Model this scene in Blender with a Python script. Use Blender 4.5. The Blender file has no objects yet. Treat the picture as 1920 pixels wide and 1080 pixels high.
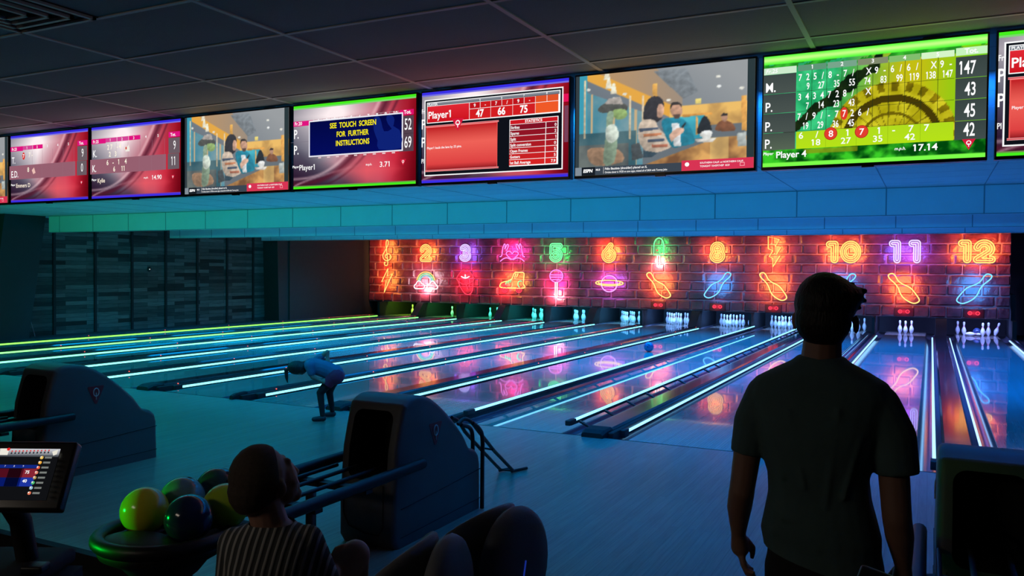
import bpy, bmesh, math, random
from mathutils import Vector, Matrix, Euler
random.seed(7)
scene = bpy.context.scene
COL = scene.collection

# ------------------------------------------------------------------ camera, world, exposure
cam = bpy.data.cameras.new('camera')
cam_ob = bpy.data.objects.new('camera', cam)
COL.objects.link(cam_ob)
scene.camera = cam_ob
F_PX = 1553.448
cam.sensor_width = 36.0
cam.lens = F_PX / 1920 * 36.0
cam.clip_start = 0.05
yaw, pitch, roll = -0.4683, -0.0218, 0.0086
d = Vector((math.sin(yaw) * math.cos(pitch), math.cos(yaw) * math.cos(pitch), math.sin(pitch)))
r = Vector((math.cos(yaw), -math.sin(yaw), 0))
u = r.cross(d)
r2 = math.cos(roll) * r + math.sin(roll) * u
u2 = -math.sin(roll) * r + math.cos(roll) * u
m = Matrix.Identity(4)
for i in range(3):
    m[i][0], m[i][1], m[i][2] = r2[i], u2[i], -d[i]
m.translation = Vector((0.6383, -8.1443, 1.7491))
cam_ob.matrix_world = m

world = bpy.data.worlds.new('world')
scene.world = world
world.use_nodes = True
world.node_tree.nodes['Background'].inputs[0].default_value = (0.022, 0.034, 0.028, 1)
world.node_tree.nodes['Background'].inputs[1].default_value = 0.5
scene.view_settings.view_transform = 'Standard'
scene.view_settings.look = 'None'
scene.view_settings.exposure = 0.0
scene.view_settings.gamma = 1.0
scene.view_settings.use_curve_mapping = False
scene.cycles.use_denoising = True
scene.cycles.max_bounces = 6
scene.cycles.sample_clamp_indirect = 4.0


def sr(r_, g_, b_):
    f = lambda c: (c / 255) / 12.92 if c <= 10 else (((c / 255) + .055) / 1.055) ** 2.4
    return (f(r_), f(g_), f(b_))


def area(name, loc, rot, sx, sy, power, color, spread=180):
    l = bpy.data.lights.new(name, 'AREA')
    l.shape = 'RECTANGLE'
    l.size, l.size_y = sx, sy
    l.energy = power
    l.color = color
    l.spread = math.radians(spread)
    o = bpy.data.objects.new(name, l)
    o.location = loc
    o.rotation_euler = rot
    COL.objects.link(o)
    return o


R90 = math.pi / 2
# colour of the club light from the left wall (green) to the right wall (blue)
def wash(x):
    t = max(0.0, min(1.0, (x + 17.5) / 19.5))
    keys = [(0, (0.02, .80, .26)), (.22, (0.01, .78, .38)), (.45, (0.0, .58, .66)), (.7, (0.0, .30, .85)), (1, (0.01, .15, .95))]
    for (a, ca), (b, cb) in zip(keys, keys[1:]):
        if t <= b:
            k = (t - a) / (b - a)
            return tuple(p + (q - p) * k for p, q in zip(ca, cb))
    return keys[-1][1]


def lerp3(a, b_, t):
    return tuple(p + (q - p) * max(0, min(1, t)) for p, q in zip(a, b_))


# added lamps, unseen behind the screens, brighten the ceiling over the lanes
for i in range(10):
    x = -17.2 + i * 2.15
    area('ceiling_fill', (x, -2.2, 1.9 + .55), (math.radians(112), 0, 0), 1.9, .12, 40, wash(x))
# lamps hidden behind the ceiling steps light the lanes
for Y, P in ((5.2, 270), (8.8, 250), (12.4, 220)):
    for i in range(6):
        x = -15.6 + i * 3.36
        area('step_lamp', (x, Y + 1.1, 2.93), (0, 0, 0), 3.3, 2.4, P, lerp3((0, .30, .62), (0, .15, .95), (x + 16) / 17), 115)
for i in range(6):  # added fill row, no fixture, hidden by the screens, brightens the lane fronts
    x = -15.2 + i * 3.36
    area('lane_front_fill', (x, .2, 2.93), (math.radians(22), 0, 0), 3.2, .6, 78, lerp3((0, .30, .62), (0, .17, .90), (x + 16) / 17), 110)
# added fill lamps, unseen behind the screens, brighten the approach
for i in range(6):
    x = -15.5 + i * 3.4
    area('approach_fill', (x, -2.6, 2.92), (math.radians(15), 0, 0), 2.6, .15, 15, wash(x), 130)
# dim house light over the seats behind the camera, two small green lamps
area('house_light', (-3.2, -9.8, 2.9), (math.radians(24), 0, math.radians(-25)), 1.6, 1.0, 27, (1.0, .84, .68))
for dx in (0, .11):
    l = bpy.data.lights.new('green_lamp', 'SPOT')
    l.energy = 26
    l.color = (0.0, 1.0, .04)
    l.shadow_soft_size = .02
    l.spot_size = math.radians(36)
    l.spot_blend = .5
    o = bpy.data.objects.new('green_lamp', l)
    o.location = (-3.72 + dx * .6, -6.22 - dx * .8, .66)
    o.rotation_euler = (Vector((-2.66, -5.56, .52)) - Vector(o.location)).to_track_quat('-Z', 'Y').to_euler()
    COL.objects.link(o)

# ------------------------------------------------------------------ materials
def mat(name, color, rough=.5, metal=0., spec=.5, noise=0., nscale=8., bump=0., bscale=60., emit=None, estr=1., coat=0., stretch=None):
    m_ = bpy.data.materials.new(name)
    m_.use_nodes = True
    nt = m_.node_tree
    b = nt.nodes['Principled BSDF']
    b.inputs['Base Color'].default_value = (*color, 1)
    b.inputs['Roughness'].default_value = rough
    b.inputs['Metallic'].default_value = metal
    b.inputs['Specular IOR Level'].default_value = spec
    b.inputs['Coat Weight'].default_value = coat
    if emit:
        b.inputs['Emission Color'].default_value = (*emit, 1)
        b.inputs['Emission Strength'].default_value = estr
    tc = nt.nodes.new('ShaderNodeTexCoord')
    src = tc.outputs['Object']
    if stretch:
        mp = nt.nodes.new('ShaderNodeMapping')
        mp.inputs['Scale'].default_value = stretch
        nt.links.new(src, mp.inputs[0])
        src = mp.outputs[0]
    n = nt.nodes.new('ShaderNodeTexNoise')
    n.inputs['Scale'].default_value = nscale
    n.inputs['Detail'].default_value = 4
    nt.links.new(src, n.inputs['Vector'])
    if noise:
        mix = nt.nodes.new('ShaderNodeMix')
        mix.data_type = 'RGBA'
        mix.inputs['A'].default_value = (*[c * (1 - noise) for c in color], 1)
        mix.inputs['B'].default_value = (*[min(1, c * (1 + noise)) for c in color], 1)
        nt.links.new(n.outputs['Fac'], mix.inputs['Factor'])
        nt.links.new(mix.outputs['Result'], b.inputs['Base Color'])
    if bump:
        n2 = nt.nodes.new('ShaderNodeTexNoise')
        n2.inputs['Scale'].default_value = bscale
        nt.links.new(src, n2.inputs['Vector'])
        bp = nt.nodes.new('ShaderNodeBump')
        bp.inputs['Strength'].default_value = bump
        bp.inputs['Distance'].default_value = .01
        nt.links.new(n2.outputs['Fac'], bp.inputs['Height'])
        nt.links.new(bp.outputs[0], b.inputs['Normal'])
    return m_


def glow(name, color, strength):
    m_ = bpy.data.materials.new(name)
    m_.use_nodes = True
    nt = m_.node_tree
    nt.nodes.clear()
    o = nt.nodes.new('ShaderNodeOutputMaterial')
    e = nt.nodes.new('ShaderNodeEmission')
    e.inputs[0].default_value = (*color, 1)
    e.inputs[1].default_value = strength
    nt.links.new(e.outputs[0], o.inputs[0])
    return m_


def boards(name, c1, c2, width, length, rough, spec=.5, gap=.004, coat=0., bump=0., axis='Y', mortar=(.01, .01, .01), graincol=.25):
    """planks laid along the lane direction"""
    m_ = bpy.data.materials.new(name)
    m_.use_nodes = True
    nt = m_.node_tree
    b = nt.nodes['Principled BSDF']
    tc = nt.nodes.new('ShaderNodeTexCoord')
    sx = nt.nodes.new('ShaderNodeSeparateXYZ')
    nt.links.new(tc.outputs['Object'], sx.inputs[0])
    mp = nt.nodes.new('ShaderNodeCombineXYZ')
    nt.links.new(sx.outputs['Y'], mp.inputs['X'])
    nt.links.new(sx.outputs['Z' if axis == 'WALL' else 'X'], mp.inputs['Y'])
    br = nt.nodes.new('ShaderNodeTexBrick')
    br.offset = .37
    br.inputs['Color1'].default_value = (*c1, 1)
    br.inputs['Color2'].default_value = (*c2, 1)
    br.inputs['Mortar'].default_value = (*mortar, 1)
    br.inputs['Scale'].default_value = 1
    br.inputs['Mortar Size'].default_value = gap
    br.inputs['Brick Width'].default_value = length
    br.inputs['Row Height'].default_value = width
    nt.links.new(mp.outputs[0], br.inputs['Vector'])
    mp2 = nt.nodes.new('ShaderNodeMapping')
    mp2.inputs['Scale'].default_value = (2, 40, 40)
    nt.links.new(mp.outputs[0], mp2.inputs[0])
    n = nt.nodes.new('ShaderNodeTexNoise')
    n.inputs['Scale'].default_value = 1.5
    n.inputs['Detail'].default_value = 5
    nt.links.new(mp2.outputs[0], n.inputs['Vector'])
    mix = nt.nodes.new('ShaderNodeMix')
    mix.data_type = 'RGBA'
    mix.blend_type = 'MULTIPLY'
    mix.inputs['Factor'].default_value = graincol * 2
    nt.links.new(br.outputs['Color'], mix.inputs['A'])
    nt.links.new(n.outputs['Fac'], mix.inputs['B'])
    nt.links.new(mix.outputs['Result'], b.inputs['Base Color'])
    b.inputs['Roughness'].default_value = rough
    b.inputs['Specular IOR Level'].default_value = spec
    b.inputs['Coat Weight'].default_value = coat
    if bump:
        bp = nt.nodes.new('ShaderNodeBump')
        bp.inputs['Strength'].default_value = bump
        bp.inputs['Distance'].default_value = .004
        nt.links.new(n.outputs['Fac'], bp.inputs['Height'])
        nt.links.new(bp.outputs[0], b.inputs['Normal'])
    return m_


M = {}
M['lane'] = boards('lane_wood', (.30, .27, .23), (.36, .32, .27), .027, 2.4, .03, spec=.75, gap=.0004, graincol=.12)
M['approach'] = boards('approach_wood', (.30, .27, .22), (.36, .33, .27), .058, 1.9, .32, spec=.45, gap=.0006, graincol=.3, bump=.12)
M['carpet'] = mat('dark_carpet', (.03, .03, .035), .95, noise=.5, nscale=90, bump=.4, bscale=300)
M['pit'] = mat('dark_floor', (.02, .02, .025), .7, noise=.3)
M['gutter'] = mat('gutter_plastic', (.07, .07, .10), .14, spec=.6, noise=.1)
M['capping'] = mat('capping_plastic', (.02, .02, .024), .08, spec=.65, noise=.15)
M['black'] = mat('black_plastic', (.012, .012, .014), .5, noise=.2)
M['blackmatt'] = mat('black_paint', (.008, .008, .009), .8, noise=.3)
M['kick'] = mat('kickback_panel', (.016, .016, .018), .45, noise=.2)
M['kickdark'] = mat('kickback_edge', (.01, .01, .011), .6, noise=.2)
M['wallpaint'] = mat('dark_wall_paint', (.028, .024, .024), .75, noise=.2, bump=.1)
M['curtain'] = mat('pit_curtain', (.02, .02, .024), .8, noise=.2)
M['tile_shaded'] = mat('ceiling_tile_shaded', (.36, .37, .37), .9, noise=.12, nscale=160, bump=.2, bscale=220)  # same tile as over the lanes, its shade put into a darker colour
M['tile_lit'] = mat('ceiling_tile_lit', (.66, .68, .68), .8, noise=.06, nscale=3, bump=.1, bscale=120)  # lit copy of the ceiling tile, also on the steps
M['tbar'] = mat('ceiling_grid_white', (.62, .62, .62), .5, noise=.05)
M['joint_soft'] = mat('ceiling_joint_pale', (.48, .50, .50), .7, noise=.05)
M['joint'] = mat('ceiling_joint_grey', (.26, .28, .29), .6, noise=.05)
M['bezel'] = mat('screen_casing', (.010, .010, .012), .3, noise=.2)
M['metal'] = mat('bracket_steel', (.2, .2, .22), .35, metal=.9, noise=.1)
M['hood'] = mat('hood_plastic', (.085, .085, .085), .5, noise=.08, bump=.15, bscale=300)
M['hooddark'] = mat('hood_cavity', (.01, .01, .011), .7, noise=.2)
M['railtube'] = mat('rail_black_plastic', (.010, .011, .014), .42, spec=.3, noise=.1)
M['emblem_red'] = mat('emblem_red', (.28, .012, .02), .4, noise=.05)
M['emblem_white'] = mat('emblem_white', (.75, .75, .75), .4, noise=.03)
M['pin'] = mat('pin_white', (.85, .85, .84), .18, spec=.5, noise=.04)
M['pinred'] = mat('pin_red_stripe', (.65, .02, .03), .25, noise=.05)
M['chair'] = mat('chair_shell_grey', (.14, .145, .15), .6, noise=.12, bump=.2, bscale=250)
M['slot'] = mat('slot_blue_glint', (.03, .10, .7), .3, emit=(.02, .06, .6), estr=.35)  # blue reflection in the slot, put in as colour and self-glow
M['steel'] = mat('pedestal_steel', (.3, .3, .32), .3, metal=.9, noise=.1)
M['skin'] = mat('skin', (.32, .17, .12), .55, noise=.12, nscale=20)
M['hair_dark'] = mat('hair_black', (.012, .010, .009), .6, noise=.4, nscale=60, bump=.6, bscale=140, stretch=(1, 1, .25))
M['hair_brown'] = mat('hair_short_brown', (.055, .036, .024), .7, noise=.4, nscale=120, bump=.5, bscale=400)
M['tee'] = mat('tshirt_green', (.08, .14, .14), .9, noise=.15, nscale=14, bump=.25, bscale=26)
M['trousers'] = mat('trousers_black', (.012, .012, .014), .9, noise=.3)
M['shoe'] = mat('shoe_dark', (.02, .02, .025), .6, noise=.3)
M['tee_blue'] = mat('tshirt_blue', (.07, .12, .20), .9, noise=.12, bump=.3, bscale=40)
M['shorts_red'] = mat('shorts_red', (.30, .02, .06), .9, noise=.15)
M['redled'] = glow('red_led', (1, .08, .05), 3)
M['whiteled'] = glow('white_led', (1, 1, .9), 1.2)


def lights_mat(x):
    t = max(0.0, min(1.0, (x + 18) / 20.5))
    keys = [(0, (.22, 1.0, .05)), (.12, (.22, 1.0, .14)), (.2, (.20, 1.0, .5)), (.3, (.20, .9, .78)), (.5, (.20, .78, .98)), (.75, (.20, .64, 1.0)), (1, (.30, .52, 1.0))]
    for (a, ca), (b, cb) in zip(keys, keys[1:]):
        if t <= b:
            k = (t - a) / (b - a)
            return tuple(p + (q - p) * k for p, q in zip(ca, cb))
    return keys[-1][1]


# ------------------------------------------------------------------ mesh builder
class MB:
    def __init__(s):
        s.v, s.f, s.mi, s.sm, s.col = [], [], [], [], []
        s.T = None

    def add(s, verts, faces, mi=0, smooth=False, cols=None):
        o = len(s.v)
        for k, p in enumerate(verts):
            p = Vector(p)
            s.v.append(s.T @ p if s.T else p)
            s.col.append(cols[k] if cols else (1, 1, 1))
        for f in faces:
            s.f.append([o + i for i in f])
            s.mi.append(mi)
            s.sm.append(smooth)

    def box(s, x0, x1, y0, y1, z0, z1, mi=0):
        s.add([(x0, y0, z0), (x1, y0, z0), (x1, y1, z0), (x0, y1, z0), (x0, y0, z1), (x1, y0, z1), (x1, y1, z1), (x0, y1, z1)],
              [(0, 3, 2, 1), (4, 5, 6, 7), (0, 1, 5, 4), (1, 2, 6, 5), (2, 3, 7, 6), (3, 0, 4, 7)], mi)

    def rbox(s, x0, x1, y0, y1, z0, z1, b=.01, mi=0):
        bm = bmesh.new()
        bmesh.ops.create_cube(bm, size=1)
        for v in bm.verts:
            v.co = Vector(((x0 + x1) / 2 + v.co.x * (x1 - x0), (y0 + y1) / 2 + v.co.y * (y1 - y0), (z0 + z1) / 2 + v.co.z * (z1 - z0)))
        bmesh.ops.bevel(bm, geom=bm.edges[:], offset=b, segments=3, profile=.6, affect='EDGES')
        s.bm(bm, mi, True)

    def bm(s, bm, mi=0, smooth=False):
        bm.verts.index_update()
        s.add([v.co.copy() for v in bm.verts], [[v.index for v in f.verts] for f in bm.faces], mi, smooth)
        bm.free()

    def prism(s, pts, axis, a, b, mi=0, smooth=False):
        """closed outline pts extruded along axis from a to b"""
        def P(p, t):
            return (t, p[0], p[1]) if axis == 'x' else ((p[0], t, p[1]) if axis == 'y' else (p[0], p[1], t))
        n = len(pts)
        V = [P(p, a) for p in pts] + [P(p, b) for p in pts]
        s.add(V, [tuple((i, (i + 1) % n, n + (i + 1) % n, n + i)) for i in range(n)], mi, smooth)
        s.add(V, [tuple(range(n))[::-1], tuple(range(n, 2 * n))], mi, False)

    def tube(s, path, rad, n=8, mi=0, closed=False, caps=True):
        path = [Vector(p) for p in path]
        N = len(path)
        if N < 2:
            return
        rads = rad if isinstance(rad, (list, tuple)) else [rad] * N
        tang = []
        for i in range(N):
            if closed:
                t = path[(i + 1) % N] - path[i - 1]
            else:
                t = path[min(i + 1, N - 1)] - path[max(i - 1, 0)]
            tang.append(t.normalized() if t.length > 1e-9 else Vector((0, 0, 1)))
        up = Vector((0, 0, 1)) if abs(tang[0].z) < .9 else Vector((0, 1, 0))
        nn = (up - tang[0] * up.dot(tang[0])).normalized()
        V = []
        for i in range(N):
            nn = nn - tang[i] * nn.dot(tang[i])
            if nn.length < 1e-6:
                nn = tang[i].orthogonal()
            nn.normalize()
            bb = tang[i].cross(nn)
            for k in range(n):
                a = 2 * math.pi * k / n
                V.append(path[i] + (nn * math.cos(a) + bb * math.sin(a)) * rads[i])
        Fc = []
        for i in range(N if closed else N - 1):
            j = (i + 1) % N
            for k in range(n):
                Fc.append((i * n + k, i * n + (k + 1) % n, j * n + (k + 1) % n, j * n + k))
        s.add(V, Fc, mi, True)
        if caps and not closed:
            s.add(V[:n], [tuple(range(n))[::-1]], mi)
            s.add(V[-n:], [tuple(range(n))], mi)

    def lathe(s, prof, c=(0, 0, 0), n=24, mi=0):
        """prof: list of (radius, z)"""
        V, Fc = [], []
        for (rr, z) in prof:
            for k in range(n):
                a = 2 * math.pi * k / n
                V.append((c[0] + rr * math.cos(a), c[1] + rr * math.sin(a), c[2] + z))
        for i in range(len(prof) - 1):
            for k in range(n):
                Fc.append((i * n + k, i * n + (k + 1) % n, (i + 1) * n + (k + 1) % n, (i + 1) * n + k))
        s.add(V, Fc, mi, True)

    def ball(s, c, rx, ry=None, rz=None, n=16, mi=0, rot=None):
        ry = ry or rx
        rz = rz or rx
        V, Fc = [], []
        h = n // 2
        c = Vector(c)
        Rm = rot.to_matrix() if rot else None
        def P(x, y, z):
            p = Vector((x * rx, y * ry, z * rz))
            return c + (Rm @ p if Rm else p)
        V.append(P(0, 0, -1))
        for i in range(1, h):
            ph = -R90 + math.pi * i / h
            for k in range(n):
                a = 2 * math.pi * k / n
                V.append(P(math.cos(ph) * math.cos(a), math.cos(ph) * math.sin(a), math.sin(ph)))
        V.append(P(0, 0, 1))
        for k in range(n):
            Fc.append((0, 1 + (k + 1) % n, 1 + k))
        for i in range(h - 2):
            for k in range(n):
                a, b = 1 + i * n + k, 1 + i * n + (k + 1) % n
                Fc.append((a, b, b + n, a + n))
        t = len(V) - 1
        for k in range(n):
            Fc.append((t, t - n + k, t - n + (k + 1) % n))
        s.add(V, Fc, mi, True)

    def capsule(s, p0, r0, p1, r1, n=14, flat=False, sq=None):
        p0, p1 = Vector(p0), Vector(p1)
        ax = p1 - p0
        L = ax.length
        path, rad = [], []
        if flat:
            path, rad = [p0, p1], [r0, r1]
        else:
            an = ax / max(L, 1e-6)
            for k in range(5):
                a = R90 * k / 5
                path.append(p0 - an * r0 * math.cos(a)); rad.append(max(r0 * math.sin(a), r0 * .08))
            path.append(p0); rad.append(r0)
            path.append(p1); rad.append(r1)
            for k in range(1, 6):
                a = R90 * k / 5
                path.append(p1 + an * r1 * math.sin(a)); rad.append(max(r1 * math.cos(a), r1 * .08))
        s.tube(path, rad, n)

    def rings(s, rings, n=24):
        """rings of (center, rx, ry) in horizontal planes, closed at both ends"""
        V, Fc = [], []
        for (c, rx, ry) in rings:
            for k in range(n):
                a = 2 * math.pi * k / n
                ca, sa = math.cos(a), math.sin(a)
                e = .85
                V.append((c[0] + rx * math.copysign(abs(ca) ** e, ca), c[1] + ry * math.copysign(abs(sa) ** e, sa), c[2]))
        m_ = len(rings)
        for i in range(m_ - 1):
            for k in range(n):
                Fc.append((i * n + k, i * n + (k + 1) % n, (i + 1) * n + (k + 1) % n, (i + 1) * n + k))
        Fc.append(tuple(range(n))[::-1])
        Fc.append(tuple(range((m_ - 1) * n, m_ * n)))
        s.add(V, Fc, 0, True)

    def mesh(s, name, mats, color=False):
        me = bpy.data.meshes.new(name)
        me.from_pydata([tuple(v) for v in s.v], [], s.f)
        mats = mats if isinstance(mats, (list, tuple)) else [mats]
        for m_ in mats:
            me.materials.append(m_)
        me.polygons.foreach_set('material_index', s.mi)
        me.polygons.foreach_set('use_smooth', s.sm)
        if color:
            at = me.color_attributes.new('tint', 'FLOAT_COLOR', 'POINT')
            flat = []
            for c in s.col:
                flat += [c[0], c[1], c[2], 1.0]
            at.data.foreach_set('color', flat)
        me.update()
        return me

    def build(s, name, mats, parent=None, loc=None, color=False, recalc=True):
        me = s.mesh(name, mats, color)
        if recalc:
            bm = bmesh.new()
            bm.from_mesh(me)
            bmesh.ops.recalc_face_normals(bm, faces=bm.faces[:])
            bm.to_mesh(me)
            bm.free()
        o = bpy.data.objects.new(name, me)
        COL.objects.link(o)
        if parent:
            o.parent = parent
        if loc is not None:
            o.location = loc
        return o

    def fuse(s, name, mats, voxel=.006, smooth=4, cuts=(), parent=None, loc=None):
        """melt all pieces into one continuous skin"""
        me = s.mesh(name + '_raw', mats)
        bm = bmesh.new()
        bm.from_mesh(me)
        bmesh.ops.remove_doubles(bm, verts=bm.verts[:], dist=1e-6)
        bmesh.ops.recalc_face_normals(bm, faces=bm.faces[:])
        bm.to_mesh(me)
        bm.free()
        t = bpy.data.objects.new('tmp', me)
        COL.objects.link(t)
        rm = t.modifiers.new('r', 'REMESH')
        rm.mode = 'VOXEL'
        rm.voxel_size = voxel
        if smooth:
            sm_ = t.modifiers.new('s', 'SMOOTH')
            sm_.iterations = smooth
            sm_.factor = .5
        dg = bpy.context.evaluated_depsgraph_get()
        me2 = bpy.data.meshes.new_from_object(t.evaluated_get(dg))
        bpy.data.objects.remove(t)
        if cuts:
            bm = bmesh.new()
            bm.from_mesh(me2)
            for co, no in cuts:
                bmesh.ops.bisect_plane(bm, geom=bm.verts[:] + bm.edges[:] + bm.faces[:], plane_co=co, plane_no=no, clear_outer=True)
            bm.to_mesh(me2)
            bm.free()
        me2.name = name
        if not me2.materials:
            me2.materials.append(mats if not isinstance(mats, (list, tuple)) else mats[0])
        me2.polygons.foreach_set('use_smooth', [True] * len(me2.polygons))
        o = bpy.data.objects.new(name, me2)
        COL.objects.link(o)
        if parent:
            o.parent = parent
        if loc is not None:
            o.location = loc
        return o


def tag(o, label, cat, group=None):
    o['label'] = label
    o['category'] = cat
    if group:
        o['group'] = group
    return o


def empty(name, label, cat, loc=(0, 0, 0), rz=0, group=None):
    o = bpy.data.objects.new(name, None)
    o.empty_display_size = .1
    o.location = loc
    o.rotation_euler = (0, 0, rz)
    COL.objects.link(o)
    return tag(o, label, cat, group)


def struct(o, label=None):
    o['kind'] = 'structure'
    if label:
        o['label'] = label
    return o


def dup(o, parent=None):
    c = o.copy()
    COL.objects.link(c)
    c.parent = parent
    for ch in list(o.children):
        dup(ch, c)
    return c


_textcache = {}
def _one_width(bold):
    return .085 + 2 * bold


def text_mesh(s, bold=0., fill=True):
    """(verts2d, faces, edges) of a line of text, 1 unit high type"""
    key = (s, bold, fill)
    if key in _textcache:
        return _textcache[key]
    cu = bpy.data.curves.new('t', 'FONT')
    cu.body = s
    cu.size = 1
    cu.offset = bold
    cu.resolution_u = 3
    cu.fill_mode = 'FRONT' if fill else 'NONE'
    o = bpy.data.objects.new('t', cu)
    COL.objects.link(o)
    dg = bpy.context.evaluated_depsgraph_get()
    me = bpy.data.meshes.new_from_object(o.evaluated_get(dg))
    V = [(v.co.x, v.co.y) for v in me.vertices]
    Fc = [list(p.vertices) for p in me.polygons]
    Ed = [tuple(e.vertices) for e in me.edges]
    bpy.data.objects.remove(o)
    bpy.data.curves.remove(cu)
    bpy.data.meshes.remove(me)
    if fill and '1' in s and s != '1' and len(s) < 90 or (fill and s == '1'):
        w1 = _one_width(bold)
        for i, ch in enumerate(s):
            if ch == '1':
                xr = max(v[0] for v in text_mesh(s[:i + 1], bold)[0]) if i + 1 < len(s) else max(v[0] for v in V)
                xl, n0 = xr - w1, len(V)
                V += [(xl + .005, .705 + bold), (xl + .005, .585 - bold), (xl - .115, .52 - bold), (xl - .115, .615 + bold)]
                Fc.append([n0, n0 + 1, n0 + 2, n0 + 3])
    _textcache[key] = (V, Fc, Ed)
    return _textcache[key]


def text_loops(s, bold):
    V, Fc, Ed = text_mesh(s, bold, False)
    adj = {}
    for a, b in Ed:
        adj.setdefault(a, []).append(b)
        adj.setdefault(b, []).append(a)
    seen, loops = set(), []
    for st in adj:
        if st in seen:
            continue
        lp, cur, prev = [], st, None
        while cur not in seen:
            seen.add(cur)
            lp.append(V[cur])
            nx = [q for q in adj[cur] if q != prev and q not in seen]
            if not nx:
                break
            prev, cur = cur, nx[0]
        # drop doubled points
        out = [lp[0]]
        for p in lp[1:]:
            if math.dist(p, out[-1]) > .012:
                out.append(p)
        if len(out) > 3:
            loops.append(out)
    return loops

# ------------------------------------------------------------------ the setting
A_, B_ = 1.8027, 1.5999          # lane pitch with and without a ball return between
LC = {11: 0.0, 12: A_}
for n in range(10, 0, -1):
    LC[n] = LC[n + 1] - (B_ if n % 2 == 0 else A_)
XL, XR = -19.25, 3.6
ZC = 2.96                        # ceiling
SIGN = {1: 'the neon treble clef', 2: 'the neon rainbow', 3: 'the neon mouth', 4: 'the neon heart hands', 5: 'the pink neon lollipop', 6: 'the neon planet',
        7: 'the neon ice lolly', 8: 'the neon eight', 9: 'the wide neon bolt', 10: 'the neon ten', 11: 'the violet neon eleven', 12: 'the neon twelve'}
# the approach stops short of the camera; a step leads down to the seats
b = MB(); b.box(XL, XR, -4.85, 0, -.12, 0)
struct(b.build('floor_approach', M['approach']))
b = MB(); b.box(XL, XR, -14, -4.8, -.2, -.10)
struct(b.build('floor', M['carpet']))
b = MB(); b.box(XL, XR, 0, 20.6, -.2, -.11)
struct(b.build('floor_pit', M['pit']))
b = MB(); b.box(XL, LC[1] - .84, 0, 17.6, -.14, .0); b.box(LC[12] + .84, XR, 0, 19.6, -.14, 0)
struct(b.build('floor_edge', M['pit']))
b = MB(); b.box(XL, XR, -.012, .004, -.02, .0015)
struct(b.build('trim_1', M['blackmatt']))
b = MB(); b.box(XL, XR, -4.86, -4.80, -.10, .004)
struct(b.build('trim_2', M['blackmatt']))

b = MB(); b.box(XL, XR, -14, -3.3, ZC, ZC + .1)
struct(b.build('ceiling_front', M['tile_shaded']))
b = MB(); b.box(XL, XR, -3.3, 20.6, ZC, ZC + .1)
struct(b.build('ceiling_lanes', M['tile_lit']))
b = MB()
gx = [.05 + 1.21 * k for k in range(-16, 3)]
for x in gx:
    b.box(x - .013, x + .013, -14, -3.2, ZC - .006, ZC)
y = -3.63
while y > -14:
    b.box(XL, XR, y - .011, y + .011, ZC - .005, ZC); y -= .6
struct(b.build('ceiling_grid', M['tbar']))
b = MB()
for x in gx:
    b.box(x - .006, x + .006, -3.2, 17.7, ZC - .003, ZC)
y = -3.03
while y < 17:
    b.box(XL, XR, y - .0025, y + .0025, ZC - .0015, ZC, 1); y += .6
struct(b.build('ceiling_joints', [M['joint'], M['joint_soft']]))
for i, (y, z) in enumerate(((4.75, 2.56), (8.33, 2.556), (11.9, 2.61))):
    b = MB()
    b.box(-18.5, XR, y, y + .08, z, ZC, 0)
    for x in gx:
        if x > -18.4:
            b.box(x - .009, x + .009, y - .003, y, z + .012, ZC - .004, 1)
    b.box(-18.5, XR, y - .004, y, z, z + .012, 1)
    b.box(-18.5, XR, y - .004, y, ZC - .014, ZC - .002, 1)
    struct(b.build('ceiling_step', [M['tile_lit'], M['joint']]))

M['plank'] = boards('stacked_wood_wall', (.03, .029, .027), (.26, .245, .225), .105, .95, .75, spec=.25, gap=.003, graincol=.45, bump=.3, axis='WALL')
b = MB(); b.box(XL - .1, XL, -14, 20.6, -.2, ZC)
struct(b.build('wall_left', M['plank']))
b = MB()
for y in (-3.8, -2.65, -1.5, -.35, .8, 1.95, 3.1, 4.25, 5.38, 6.54, 7.68, 8.82, 9.98, 11.17, 12.3):
    b.box(XL, XL + .035, y - .035, y + .035, 0, ZC)
struct(b.build('wall_left_battens', M['blackmatt']))
b = MB(); b.box(XL, -18.57, 13.3, 17.9, -.1, ZC)
struct(b.build('wall_left_recess', M['wallpaint']))
b = MB(); b.box(XR, XR + .1, -14, 20.6, -.2, ZC)
struct(b.build('wall_right', M['blackmatt']))
b = MB(); b.box(XL, XR, -14.1, -14, -.2, ZC)
struct(b.build('wall_back', M['wallpaint']))
b = MB(); b.box(XL, XR, 20.5, 20.6, -.2, ZC)
struct(b.build('wall_pit', M['curtain']))
# two leaning columns on the left wall
M['colface'] = mat('column_blue_grey', (.012, .016, .022), .7, noise=.15)
for k, (q, lab) in enumerate((([(3.35, -.1), (4.30, -.1), (4.75, ZC), (3.75, ZC)], 'dark leaning column at the near end of the wood wall'),
              ([(12.85, -.1), (13.40, -.1), (13.85, ZC), (12.75, ZC)], 'dark leaning column between wood wall and brick wall'))):
    b = MB()
    b.prism(q, 'x', XL, -18.62)
    struct(b.build('wall_column', M['colface'] if k == 0 else M['wallpaint']), lab)

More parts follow.
